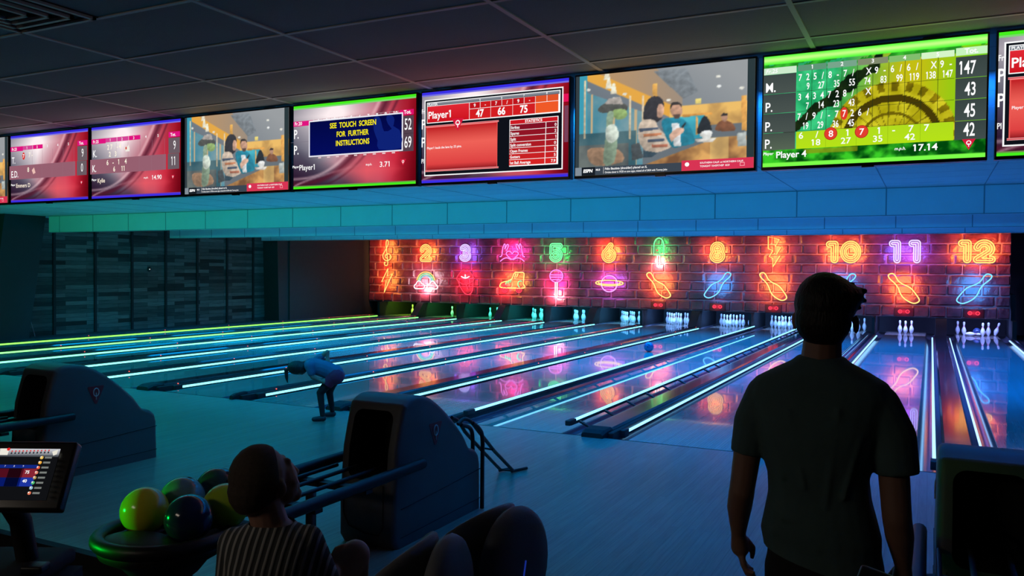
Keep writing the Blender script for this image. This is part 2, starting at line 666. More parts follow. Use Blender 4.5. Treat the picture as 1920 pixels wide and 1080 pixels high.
# ------------------------------------------------------------------ brick wall over the pin decks (masking units)
def brick_mat():
    m_ = bpy.data.materials.new('glazed_brick')
    m_.use_nodes = True
    nt = m_.node_tree
    bs = nt.nodes['Principled BSDF']
    tc = nt.nodes.new('ShaderNodeTexCoord')
    n = nt.nodes.new('ShaderNodeTexNoise'); n.inputs['Scale'].default_value = 2.3; n.inputs['Detail'].default_value = 6
    nt.links.new(tc.outputs['Object'], n.inputs['Vector'])
    cr = nt.nodes.new('ShaderNodeValToRGB')
    cr.color_ramp.elements[0].position = .3; cr.color_ramp.elements[0].color = (.085, .007, .02, 1)
    cr.color_ramp.elements[1].position = .7; cr.color_ramp.elements[1].color = (.33, .045, .075, 1)
    nt.links.new(n.outputs['Fac'], cr.inputs[0]); nt.links.new(cr.outputs[0], bs.inputs['Base Color'])
    n2 = nt.nodes.new('ShaderNodeTexNoise'); n2.inputs['Scale'].default_value = 14; n2.inputs['Detail'].default_value = 5
    nt.links.new(tc.outputs['Object'], n2.inputs['Vector'])
    bp = nt.nodes.new('ShaderNodeBump'); bp.inputs['Strength'].default_value = .5; bp.inputs['Distance'].default_value = .03
    nt.links.new(n2.outputs['Fac'], bp.inputs['Height']); nt.links.new(bp.outputs[0], bs.inputs['Normal'])
    bs.inputs['Roughness'].default_value = .30
    bs.inputs['Specular IOR Level'].default_value = .8
    return m_


M['brick'] = brick_mat()
M['mortar'] = mat('mortar', (.42, .15, .18), .28, noise=.35, nscale=9, bump=.5, bscale=30)
X0, X1, ZB, YM = -18.55, 2.53, .52, 17.70
b = MB()
b.box(X0, X1, YM, YM + .14, ZB, ZC, 1)
rows = [(.535, .835, .42)]
z = .87
k = 0
while z < ZC - .05:
    rows.append((z, min(z + .258, ZC), .84 if k % 2 == 0 else .42))
    z += .287; k += 1
for ri, (z0, z1, w) in enumerate(rows):
    x = X0 + (-.3 if ri % 2 else -.1) - random.random() * .2
    while x < X1:
        ww = w * random.uniform(.95, 1.05)
        xa, xb = max(x + .014, X0), min(x + ww - .014, X1)
        x += ww
        if xb - xa < .05:
            continue
        nx, nz = (7 if w > .6 else 5), 4
        push = random.uniform(.018, .045)
        V, Fc = [], []
        for j in range(nz):
            for i in range(nx):
                e = (i in (0, nx - 1)) or (j in (0, nz - 1))
                tx = i / (nx - 1); tz = j / (nz - 1)
                if 0 < i < nx - 1: tx = .06 + (i - 1) / (nx - 3) * .88
                if 0 < j < nz - 1: tz = .12 + (j - 1) / (nz - 3) * .76
                V.append((xa + (xb - xa) * tx + random.uniform(-.009, .009), YM + .002 if e else YM - push + random.uniform(-.008, .008), z0 + (z1 - z0) * tz + random.uniform(-.008, .008)))
        for j in range(nz - 1):
            for i in range(nx - 1):
                q = j * nx + i
                Fc.append((q, q + 1, q + nx + 1, q + nx))
        b.add(V, Fc, 0, False)
mask_wall = struct(b.build('wall_masking', [M['brick'], M['mortar']], recalc=False))
mask_wall['label'] = 'dark red brick wall hung above the pin decks'


def smooth_path(pts, closed=False, k=6):
    P = [Vector(p) for p in pts]
    n = len(P)
    out = []
    for i in range(n if closed else n - 1):
        if closed:
            p0, p1, p2, p3 = P[i - 1], P[i], P[(i + 1) % n], P[(i + 2) % n]
        else:
            p0, p1, p2, p3 = P[max(i - 1, 0)], P[i], P[i + 1], P[min(i + 2, n - 1)]
        for j in range(k):
            t = j / k
            out.append(.5 * ((2 * p1) + (p2 - p0) * t + (2 * p0 - 5 * p1 + 4 * p2 - p3) * t * t + (3 * p1 - p0 - 3 * p2 + p3) * t ** 3))
    if not closed:
        out.append(P[-1])
    return [tuple(p) for p in out]


def circ(cx, cy, rx, ry, a0=0, a1=360, n=20):
    full = abs(a1 - a0) >= 360
    return [(cx + rx * math.cos(math.radians(a0 + (a1 - a0) * i / n)), cy + ry * math.sin(math.radians(a0 + (a1 - a0) * i / n))) for i in range(n if full else n + 1)]


NEON = {'orange': (1, .36, .06), 'violet': (.20, .10, 1), 'pink': (1, .06, .55), 'green': (.04, 1, .16), 'red': (1, .04, .09),
        'blue': (.04, .36, 1), 'white': (1, .80, .85), 'amber': (1, .50, .10), 'purple': (.50, .14, 1), 'cyan': (.05, .75, .9)}
TUBE = {'orange': (1.9, .92, .24), 'violet': (1.0, .82, 1.9), 'pink': (1.6, .36, 1.25), 'green': (.26, 1.7, .55), 'red': (1.5, .07, .14), 'blue': (.26, .95, 1.7),
        'white': (1.8, 1.65, 1.75), 'amber': (1.9, 1.10, .32), 'purple': (1.3, .55, 1.7), 'cyan': (.1, .9, 1.0)}
NM = {k: glow('neon_' + k, c, 1.0) for k, c in TUBE.items()}


def rainbow_paths():
    out = []
    for rr, c in ((.40, 'orange'), (.33, 'green'), (.26, 'cyan')):
        out.append(('arc', c, circ(.5, .42, rr, rr * 1.38, 12, 168, 18), False))
    def cloud(x0, s):
        p = []
        for cx, cy, rx, a0, a1 in ((x0 + .07 * s, .20, .08, 270, 100), (x0 + .20 * s, .34, .11, 170, 20), (x0 + .36 * s, .22, .09, 100, -90)):
            p += [(cx + rx * s * math.cos(math.radians(a0 + (a1 - a0) * i / 7)), cy + rx * 1.4 * math.sin(math.radians(a0 + (a1 - a0) * i / 7))) for i in range(8)]
        return p
    out.append(('cloud', 'white', cloud(0, 1), True))
    out.append(('cloud', 'white', cloud(1, -1), True))
    return out


PINP = [(.0, .93), (.05, .99), (.14, 1), (.22, .93), (.32, .76), (.46, .65), (.70, .53), (.88, .32), (1, .10), (.83, .0), (.58, .11), (.42, .28), (.33, .50), (.22, .66), (.05, .82)]
ICON = {
    'clef': [('tube', 'orange', smooth_path([(.35, .1), (.2, .12), (.25, .02), (.5, .0), (.62, .1), (.55, .35), (.45, .65), (.4, .86), (.5, .99), (.68, .93), (.6, .78), (.3, .58), (.03, .42), (.1, .27), (.4, .19), (.78, .22), (.98, .32), (.85, .43), (.55, .45), (.32, .38), (.4, .3), (.55, .29)]), False)],
    'bolt': [('tube', 'orange', [(.60, 1), (.03, .44), (.44, .50), (.27, 0), (.99, .78), (.55, .68)], True)],
    'bolt_wide': [('tube', 'orange', [(.03, 1), (.88, .90), (.58, .67), (1, .64), (.66, .40), (.96, .37), (.42, 0), (.42, .28), (.14, .34), (.40, .54), (.06, .60)], True)],
    'rainbow': rainbow_paths(),
    'mouth': [('lip', 'red', smooth_path([(.02, .62), (.2, .86), (.38, .98), (.5, .93), (.62, .98), (.8, .86), (.98, .62), (.75, .45), (.5, .4), (.25, .45)], True), True),
              ('tongue', 'red', smooth_path([(.1, .5), (.3, .2), (.5, .02), (.75, .0), (.9, .15), (.93, .45), (.97, .6)]), False),
              ('tongue_line', 'red', smooth_path([(.55, .38), (.62, .28), (.66, .2)]), False),
              ('teeth', 'white', smooth_path([(.27, .72), (.5, .65), (.73, .72)]), False), ('tooth_line', 'white', [(.5, .80), (.5, .66)], False)],
    'hands': [('heart', 'pink', smooth_path([(.5, .12), (.34, .28), (.26, .44), (.31, .56), (.42, .57), (.5, .45), (.58, .57), (.69, .56), (.74, .44), (.66, .28)], True), True)] +
             [('hand', 'pink', smooth_path([(q(0), .27), (q(.07), .31), (q(.11), .55), (q(.13), .8), (q(.18), .99), (q(.22), .93), (q(.2), .7), (q(.25), .85), (q(.3), .97), (q(.35), .9), (q(.27), .62)]), False) for q in (lambda t: t, lambda t: 1 - t)] +
             [('wrist', 'pink', smooth_path([(q(.02), .0), (q(.15), .15), (q(.3), .2), (q(.46), .10)]), False) for q in (lambda t: t, lambda t: 1 - t)],
    'skate': [('boot', 'amber', smooth_path([(.02, .24), (.0, .4), (.1, .5), (.34, .58), (.48, .7), (.58, .98), (.76, 1), (.95, .98), (.95, .7), (.93, .45), (1, .3), (.9, .22), (.45, .21)], True), True)] +
             [('lace', 'green', [(.22 + .09 * i, .40 + .05 * i), (.27 + .09 * i, .56 + .06 * i)], False) for i in range(3)] +
             [('heel', 'green', circ(.82, .42, .1, .16, 60, 260), False), ('strap', 'amber', [(.64, .95), (.58, .75)], False), ('strap', 'amber', [(.72, .95), (.66, .75)], False)] +
             [('wheel', 'red', circ(cx, .13, r_, r_ * 1.25), True) for cx in (.19, .76) for r_ in (.11, .05)],
    'lolly': [('sweet', 'pink', circ(.5, .77, .5, .22), True), ('band', 'pink', [(.06, .81), (.94, .81)], False), ('band', 'pink', [(.02, .73), (.98, .73)], False), ('band', 'pink', [(.2, .64), (.8, .64)], False),
              ('stick', 'white', [(.43, .55), (.43, .0), (.57, .0), (.57, .55)], True)],
    'planet': [('globe', 'purple', circ(.5, .5, .29, .5, n=28), True), ('ring', 'amber', circ(.5, .54, .5, .17, n=30), True), ('ring', 'amber', circ(.5, .54, .40, .09, 160, 380, n=22), False)],
    'lollypop_ice': [('ice', 'green', [(.06, .38)] + circ(.5, .72, .44, .27, 180, 0, 12) + [(.94, .38)], True), ('dot', 'red', circ(.35, .55, .03, .012, n=8), True), ('dot', 'green', circ(.62, .62, .03, .012, n=8), True), ('dot', 'green', circ(.6, .47, .03, .012, n=8), True),
                     ('stick', 'white', [(.40, .35), (.40, .0), (.60, .0), (.60, .35)], True)],
    'pin_orange': [('tube', 'amber', smooth_path(PINP, True, 4), True)],
    'pin_blue': [('tube', 'blue', smooth_path([(1 - x, y) for x, y in PINP], True, 4), True)],
}
GLOW = {'clef': 'orange', 'bolt': 'orange', 'bolt_wide': 'orange', 'rainbow': 'white', 'mouth': 'red', 'hands': 'pink', 'skate': 'amber', 'lolly': 'pink', 'planet': 'purple', 'lollypop_ice': 'green', 'pin_orange': 'orange', 'pin_blue': 'blue'}


def neon_light(parent, color, y, energy, dx=0, dz=0, w=.4, h=.4):
    # lamp added in front of a sign for its glow on the bricks behind
    l = bpy.data.lights.new('neon_glow', 'AREA')
    l.shape = 'ELLIPSE'
    l.size, l.size_y = w, h
    l.color = color
    l.energy = energy
    o = bpy.data.objects.new('neon_glow', l)
    COL.objects.link(o)
    o.parent = parent
    o.location = (dx, y, dz)
    o.rotation_euler = (R90, 0, 0)


GL = 17.0
def neon(name, key, box, label, cat='neon sign', group=None):
    x0, x1, z0, z1 = box
    w, h = x1 - x0, z1 - z0
    root = empty(name, label, cat, ((x0 + x1) / 2, 17.62, (z0 + z1) / 2), group=group)
    multi = len(ICON[key]) > 1
    for part, c, pts, closed in ICON[key]:
        b = MB()
        b.tube([((p[0] - .5) * w, 0, (p[1] - .5) * h) for p in pts], .0175, 6, closed=closed)
        for q in (0, len(pts) // 2):     # glass stand-offs back to the wall
            p = pts[q]
            b.tube([((p[0] - .5) * w, 0, (p[1] - .5) * h), ((p[0] - .5) * w, .045, (p[1] - .5) * h)], .007, 5, 1)
        b.build(part, [NM[c], M['metal']], root)
    neon_light(root, NEON[GLOW[key]], -.30, GL * (1.0 if GLOW[key] != 'white' else .9), 0, .05, w * .9, h * .9)
    if key in ('lolly', 'lollypop_ice', 'rainbow'):
        neon_light(root, (1, .62, .62), -.16, GL * .6, 0, -h * .42, .3, .3)
    if key == 'skate':
        neon_light(root, NEON['red'], -.18, GL * .5, -w * .35, -h * .3, .3, .3)
    return root


STROKE = {
    '1': [[(.20, .86), (.40, .86), (.40, .14)]],
    '2': [circ(.42, .62, .25, .24, 165, -35, 14) + [(.17, .16), (.70, .16)]],
    '3': [circ(.40, .67, .22, .19, 150, -90, 12), circ(.40, .32, .25, .19, 90, -155, 12)],
    '5': [[(.66, .86), (.22, .86), (.20, .50)] + circ(.42, .38, .25, .24, 130, -150, 14)],
    '6': [[(.52, .86), (.30, .60)], circ(.42, .37, .25, .24, 0, 360, 20) + [(.67, .37)]],
    '8': [circ(.42, .67, .21, .19, 0, 360, 18) + [(.63, .67)], circ(.42, .33, .24, .20, 0, 360, 18) + [(.66, .33)]],
    '0': [circ(.5, .5, .37, .365, 0, 360, 28) + [(.87, .5)]],
}


def contours(strokes, dist, n=56):
    """outlines at a fixed distance round the strokes of a figure"""
    segs = [(a, b_) for st in strokes for a, b_ in zip(st, st[1:])]
    def D(x, y):
        m_ = 9.
        for (ax, ay), (bx, by) in segs:
            dx, dy = bx - ax, by - ay
            t = max(0, min(1, ((x - ax) * dx + (y - ay) * dy) / (dx * dx + dy * dy + 1e-12)))
            m_ = min(m_, math.hypot(x - ax - t * dx, y - ay - t * dy))
        return m_ - dist
    lo, st = -.12, 1.24 / n
    G = [[D(lo + i * st, lo + j * st) for i in range(n + 1)] for j in range(n + 1)]
    link = {}
    def pt(i0, j0, i1, j1):
        a, b_ = G[j0][i0], G[j1][i1]
        t = a / (a - b_)
        return (round(lo + (i0 + (i1 - i0) * t) * st, 5), round(lo + (j0 + (j1 - j0) * t) * st, 5))
    for j in range(n):
        for i in range(n):
            c = [(i, j), (i + 1, j), (i + 1, j + 1), (i, j + 1)]
            cr = []
            for k in range(4):
                (xa, ya), (xb, yb) = c[k], c[(k + 1) % 4]
                if (G[ya][xa] < 0) != (G[yb][xb] < 0):
                    q_ = ((xa, ya), (xb, yb)) if (xa, ya) < (xb, yb) else ((xb, yb), (xa, ya))
                    cr.append(pt(*q_[0], *q_[1]))
            for k in range(0, len(cr) - 1, 2):
                link.setdefault(cr[k], []).append(cr[k + 1])
                link.setdefault(cr[k + 1], []).append(cr[k])
    seen, loops = set(), []
    for s0 in link:
        if s0 in seen:
            continue
        lp, cur = [], s0
        while cur is not None and cur not in seen:
            seen.add(cur)
            lp.append(cur)
            cur = next((q_ for q_ in link[cur] if q_ not in seen), None)
        out = [lp[0]]
        for p in lp[1:]:
            if math.dist(p, out[-1]) > .02:
                out.append(p)
        if len(out) > 5:
            loops.append(out)
    return loops


def neon_number(s, c, box, label):
    x0, x1, z0, z1 = box
    root = empty('neon_number', label, 'neon sign', ((x0 + x1) / 2, 17.62, (z0 + z1) / 2))
    outer = [contours(STROKE[ch], .135) for ch in s]
    inner = [contours(STROKE[ch], .048) for ch in s]
    cells = [(x0, x1)] if len(s) == 1 else ([(x0, x0 + (x1 - x0) * .34), (x0 + (x1 - x0) * .42, x1)] if s[0] == '1' and s != '11' else [(x0, x0 + (x1 - x0) * .36), (x1 - (x1 - x0) * .36, x1)])
    for ch, o_, i_, (a, c_) in zip(s, outer, inner, cells):
        allp = [p for lp in o_ for p in lp]
        mx0, mx1 = min(p[0] for p in allp), max(p[0] for p in allp)
        mz0, mz1 = min(p[1] for p in allp), max(p[1] for p in allp)
        f = lambda p: (a + (p[0] - mx0) / (mx1 - mx0) * (c_ - a) - (x0 + x1) / 2, 0, z0 + (p[1] - mz0) / (mz1 - mz0) * (z1 - z0) - (z0 + z1) / 2)
        b = MB()
        for lp in o_ + i_:
            b.tube([f(p) for p in lp], .0165, 6, closed=True)
        p = f(o_[0][0])
        b.tube([p, (p[0], .045, p[2])], .007, 5, 1)
        b.build('digit', [NM[c], M['metal']], root)
    for k in range(len(s)):
        neon_light(root, NEON[c], -.30, GL * 1.25 / len(s) ** .5, 0 if len(s) == 1 else (k - .5) * (x1 - x0) * .6, 0, .42, .5)
    return root


neon('neon_treble_clef', 'clef', (-17.884, -17.505, 1.877, 2.844), 'orange neon treble clef at the left end of the brick wall')
neon('neon_lightning_bolt', 'bolt', (-17.942, -17.434, .864, 1.767), 'narrow orange neon lightning bolt below the treble clef')
neon_number('2', 'orange', (-16.207, -15.71, 2.036, 2.657), 'orange neon number 2 above the rainbow')
neon('neon_rainbow', 'rainbow', (-16.451, -15.451, .963, 1.671), 'neon rainbow with two white clouds below the number 2')
neon_number('3', 'violet', (-14.513, -14.064, 2.041, 2.647), 'violet neon number 3 above the red mouth')
neon('neon_mouth', 'mouth', (-14.645, -13.911, .869, 1.748), 'red neon mouth with tongue out below the number 3')
neon('neon_heart_hands', 'hands', (-12.887, -11.908, 2.046, 2.656), 'pink neon hands forming a heart above the skate')
neon('neon_roller_skate', 'skate', (-12.854, -11.897, .969, 1.661), 'amber neon roller skate with red wheels and green laces')
neon_number('5', 'green', (-10.967, -10.504, 2.032, 2.657), 'green neon number 5 above the pink lollipop')
neon('neon_lollipop', 'lolly', (-10.956, -10.472, .824, 1.774), 'pink neon lollipop on a white stick below the 5')
neon_number('6', 'orange', (-9.079, -8.601, 2.023, 2.66), 'orange neon number 6 above the planet')
neon('neon_planet', 'planet', (-9.287, -8.331, 1.057, 1.592), 'purple neon planet with an amber ring below the 6')
neon('neon_ice_lolly', 'lollypop_ice', (-7.333, -6.964, 1.929, 2.816), 'green neon ice lolly with a white stick')
PG = 'neon bowling pins along the brick wall'
neon('neon_bowling_pin', 'pin_orange', (-7.536, -6.746, .898, 1.697), 'amber neon bowling pin below the green ice lolly', group=PG)
neon_number('8', 'orange', (-5.509, -5.055, 2.036, 2.662), 'orange neon number 8 between ice lolly and wide bolt')
neon('neon_bowling_pin', 'pin_blue', (-5.671, -4.861, .933, 1.726), 'blue neon bowling pin below the number 8', group=PG)
neon('neon_lightning_bolt', 'bolt_wide', (-3.777, -3.397, 1.91, 2.818), 'wide orange neon lightning bolt between the 8 and the 10')
neon('neon_bowling_pin', 'pin_orange', (-3.993, -3.201, .907, 1.73), 'amber neon bowling pin below the wide lightning bolt', group=PG)
neon_number('10', 'orange', (-2.109, -1.182, 2.042, 2.661), 'orange neon number 10 above the standing man')
neon('neon_bowling_pin', 'pin_blue', (-2.126, -1.306, .92, 1.72), 'blue neon bowling pin mostly hidden behind the man\'s head', group=PG)
neon_number('11', 'violet', (-.433, .351, 2.048, 2.672), 'pale violet neon number 11 near the right end')
neon('neon_bowling_pin', 'pin_orange', (-.447, .354, .91, 1.736), 'amber neon bowling pin below the number 11', group=PG)
neon_number('12', 'orange', (1.291, 2.163, 2.055, 2.667), 'orange neon number 12 at the right end of the brick wall')
neon('neon_bowling_pin', 'pin_blue', (1.271, 2.095, .937, 1.746), 'blue neon bowling pin below the number 12', group=PG)
# red ball indicators in the lowest brick course
M['redplate'] = mat('indicator_red', (.10, .006, .008), .3, noise=.1)
for n, (xa, xb, z0, z1) in {7: (-7.299, -7.003, .609, .721), 8: (-5.412, -5.119, .607, .723), 9: (-3.73, -3.443, .614, .719), 10: (-1.90, -1.61, .611, .73), 11: (-.185, .116, .611, .736), 12: (1.541, 1.837, .618, .739)}.items():
    root = empty('ball_indicator', 'red two-ring ball indicator in the lowest bricks below %s' % SIGN[n], 'indicator light', ((xa + xb) / 2, 17.66, (z0 + z1) / 2), group='ball indicators under the brick wall')
    w = (xb - xa) / 2
    b = MB(); b.rbox(-w - .10, w + .10, -.02, .05, -.14, .11, .012)
    b.build('plate', M['redplate'], root)
    for s_ in (-1, 1):
        b = MB()
        cx = s_ * (w - .055)
        b.tube([(cx + .045 * math.cos(t * math.pi / 9), -.03, .045 * math.sin(t * math.pi / 9)) for t in range(18)], .012, 6, closed=True)
        if s_ < 0:
            b.tube([(cx + .015 * math.cos(t * math.pi / 5), -.03, .015 * math.sin(t * math.pi / 5)) for t in range(10)], .007, 6, closed=True)
        b.build('ring', NM['red'], root)
    neon_light(root, NEON['red'], -.09, .55, 0, 0, .3, .1)

# ------------------------------------------------------------------ lanes
def lane(n):
    x = LC[n]
    root = empty('bowling_lane', 'glossy bowling lane running to the pins under %s' % SIGN[n], 'bowling lane', (x, 0, 0), group='the twelve bowling lanes')
    b = MB(); b.box(-.527, .527, 0.004, 19.2, -.05, 0)
    b.build('lane_surface', M['lane'], root)
    up = n == 9
    lm = glow('lane_light', lights_mat(x), 2.5)
    for s in (-1, 1):
        b = MB()
        prof = [(.527, -.004)] + [(.645 + .112 * math.cos(math.radians(a)), -.012 + .085 * math.sin(math.radians(a))) for a in range(180, 361, 15)] + [(.762, -.004), (.762, -.11), (.527, -.11)]
        b.prism([(s * px, pz) for px, pz in prof], 'y', .004, 19.2, 0, True)
        b.build('gutter', M['gutter'], root)
        b = MB()
        if up:
            o, zz = .625, .135
            b.rbox(min(s * (o - .012), s * (o + .014)), max(s * (o - .012), s * (o + .014)), .02, 17.05, zz - .045, zz - .012, .006)
            b.rbox(min(s * (o - .03), s * (o + .03)), max(s * (o - .03), s * (o + .03)), -.06, .12, zz - .035, zz + .020, .01)
        else:
            o, zz = .70, .002
            b.rbox(min(s * (o + .01), s * .765), max(s * (o + .01), s * .765), .06, 17.05, -.04, .045, .008)
            b.rbox(min(s * .66, s * .76), max(s * .66, s * .76), .30, .44, -.045, .04, .01)
        rail = b.build('bumper_rail', M['black'], root)
        b = MB()
        y0 = .12 if up else .44
        xo = s * o if up else s * (o - .008)
        b.tube([(xo, y0, zz), (xo, 5, zz), (xo, 11, zz), (xo, 17.05, zz)], .0155, 8)
        b.build('light_strip', lm, rail)
        if up:
            for k in range(21):
                yb = .25 + k * .79
                b = MB()
                b.prism([(s * (o + .004), zz - .018), (s * (o + .012), zz - .042), (s * .758, .035), (s * .760, .058)], 'y', yb - .022, yb + .022)
                b.build('bracket', M['black'], rail)
        if s < 0 and n < 9:
            b = MB()
            yd = .42 + (n % 3) * .3
            while yd < 17:
                b.ball((s * .735, yd, .05), .009, n=8)
                yd += 2.27
            b.build('indicator_light', M['redled'], rail)
    return root


for n in range(1, 13):
    lane(n)

# cappings between the lanes: wide over a ball return track, narrow between pairs
def capping(x, hw, label):
    root = empty('lane_capping', label, 'lane capping', (x, 0, 0), group='flat black cappings between the lanes')
    b = MB()
    b.prism([(-hw, -.1), (hw, -.1), (hw, .050), (hw - .022, .072), (-hw + .022, .072), (-hw, .050)], 'y', .16, 17.1)
    b.build('deck', M['capping'], root)
    b = MB()
    V = []
    for (yy, sc, zt) in ((-.06, .86, .05), (.02, .95, .075), (.2, 1.0, .082)):
        V += [(-hw * sc, yy, .0), (hw * sc, yy, .0), (hw * sc, yy, zt - .02), (hw * sc - .025 * min(1, hw / .1), yy, zt), (-hw * sc + .025 * min(1, hw / .1), yy, zt), (-hw * sc, yy, zt - .02)]
    Fc = [tuple(range(6))[::-1], tuple(range(12, 18))]
    for i in range(2):
        for k in range(6):
            Fc.append((i * 6 + k, i * 6 + (k + 1) % 6, i * 6 + 6 + (k + 1) % 6, i * 6 + 6 + k))
    b.add(V, Fc)
    b.build('end_cap', M['blackmatt'], root)


for n in range(1, 12):
    xm = (LC[n] + LC[n + 1]) / 2
    wide = n % 2 == 1
    capping(xm, .137 if wide else .036, '%s black capping between the lanes under %s and %s' % ('wide' if wide else 'narrow', SIGN[n], SIGN[n + 1]))
capping(LC[1] - .80, .036, 'narrow black capping on the wall side of the lane under the neon treble clef')
capping(LC[12] + .80, .036, 'narrow black capping on the far right of the lane under the neon 12')

# kickback panels standing between the pin decks
def kickback(x, hw, label, slant):
    b = MB()
    q = [(17.02, 0.0), (19.7, 0.0), (19.7, 1.2), (17.86, 1.2), (17.84, .52), (17.50, .50)] if slant else [(17.30, 0.0), (19.7, 0.0), (19.7, 1.2), (17.86, 1.2), (17.86, .5), (17.30, .50)]
    n_ = len(q)
    V = [(-hw, p[0], p[1]) for p in q] + [(hw, p[0], p[1]) for p in q]
    b.add(V, [(i, (i + 1) % n_, n_ + (i + 1) % n_, n_ + i) for i in range(n_)], 1)
    b.add(V, [tuple(range(n_))[::-1], tuple(range(n_, 2 * n_))], 0)
    o = b.build('kickback_panel', [M['kick'], M['kickdark']], loc=(x, 0, 0))
    tag(o, label, 'divider panel', 'kickback panels between the pin decks')


for n in range(1, 12):
    xm = (LC[n] + LC[n + 1]) / 2
    wide = n % 2 == 1
    kickback(xm, .135 if wide else .036, '%s panel between pin decks of %s and %s' % ('slant-fronted' if wide else 'thin dark', SIGN[n], SIGN[n + 1]), wide)
kickback(LC[1] - .82, .05, 'thin dark panel closing the pin deck under the neon treble clef', False)
kickback(LC[12] + .82, .05, 'thin dark panel closing the right pin deck under the neon 12', False)

# ------------------------------------------------------------------ pins
prof = [(.001, 0), (.0258, .0), (.029, .008), (.0415, .045), (.0555, .085), (.0605, .114), (.0570, .150), (.0440, .190), (.0310, .222), (.0240, .250), (.0232, .265), (.0262, .295), (.0310, .325), (.0323, .343), (.0290, .362), (.0190, .376), (.001, .381)]
b = MB(); b.lathe(prof, n=14)
pin_me = b.mesh('bowling_pin', M['pin'])
b = MB()
for za, zb in ((.222, .238), (.252, .268)):
    ra = .0325 if za < .24 else .0245
    b.lathe([(ra, za), (.0255 if za < .24 else .0242, zb)], n=14)
stripe_me = b.mesh('neck_stripe', M['pinred'])
sp = .3048
PP = {1: (0, 0), 2: (-sp / 2, .264), 3: (sp / 2, .264), 4: (-sp, .528), 5: (0, .528), 6: (sp, .528), 7: (-1.5 * sp, .792), 8: (-sp / 2, .792), 9: (sp / 2, .792), 10: (1.5 * sp, .792)}
PN = {1: 'front pin', 2: 'left pin of the second row', 3: 'right pin of the second row', 4: 'left pin of the third row', 5: 'middle pin of the third row', 6: 'right pin of the third row',
      7: 'left corner pin of the back row', 8: 'left inner pin of the back row', 9: 'right inner pin of the back row', 10: 'right corner pin of the back row'}


def pin(n, k, rot=None, loc=None, label=None):
    o = bpy.data.objects.new('bowling_pin', pin_me)
    COL.objects.link(o)
    x, y = PP.get(k, (0, 0))
    o.location = loc or (LC[n] + x, 18.29 + y, 0)
    if rot:
        o.rotation_euler = rot
    c = bpy.data.objects.new('neck_stripe', stripe_me)
    COL.objects.link(c)
    c.parent = o
    c['label'] = 'two red stripes around the pin neck'
    tag(o, label or 'white bowling pin under %s, %s' % (SIGN[n], PN[k]), 'bowling pin', 'bowling pins on the deck under ' + SIGN[n])


STAND = {1: [4], 2: [1, 3, 6], 3: [1, 3], 4: [7, 1, 8, 3, 6], 5: [4, 2, 1, 5, 3], 6: range(1, 11), 7: range(1, 11), 8: range(1, 11), 9: range(1, 11), 10: [3, 6, 10], 11: [1, 2, 3], 12: [3, 4, 6, 7]}
for n, ks in STAND.items():
    for k in ks:
        pin(n, k)
pin(12, 0, (0, math.radians(17), 0), (LC[12] + .47, 18.95, .008), 'white bowling pin under the neon 12 tilting to the right')
pin(12, 0, (R90, 0, math.radians(97)), (LC[12] - .28, 18.42, .061), 'white bowling pin under the neon 12 lying on its side')
pin(12, 0, (R90, 0, math.radians(-20)), (LC[12] + .30, 19.1, .061), 'fallen white pin behind the standing pins under the neon 12')
# lamps over each pin deck
for n in range(1, 13):
    c = {1: (.45, 1, .05), 2: (.15, 1, .22), 3: (.05, 1, .6), 4: (.05, .8, .8), 5: (.08, .55, 1), 6: (.12, .5, 1)}.get(n, (.16, .38, 1) if n < 11 else (.22, .30, 1))
    area('pin_deck_lamp', (LC[n], 17.98, .86), (math.radians(22), 0, 0), .95, .10, 30 if n < 4 else 46, c)
    area('pit_lamp', (LC[n], 19.25, 1.1), (math.radians(10), 0, 0), .9, .05, 1.6, c)

# ------------------------------------------------------------------ screens
def tint_glow(name, strength):
    m_ = bpy.data.materials.new(name)
    m_.use_nodes = True
    nt = m_.node_tree
    nt.nodes.clear()
    o = nt.nodes.new('ShaderNodeOutputMaterial')
    e = nt.nodes.new('ShaderNodeEmission')
    a = nt.nodes.new('ShaderNodeAttribute')
    a.attribute_name = 'tint'
    e.inputs[1].default_value = strength
    nt.links.new(a.outputs['Color'], e.inputs[0])
    nt.links.new(e.outputs[0], o.inputs[0])
    return m_


M['screen'] = tint_glow('lit_screen', 1.0)


def lerp(a, b_, t):
    t = max(0., min(1., t))
    return tuple(p + (q - p) * t for p, q in zip(a, b_))


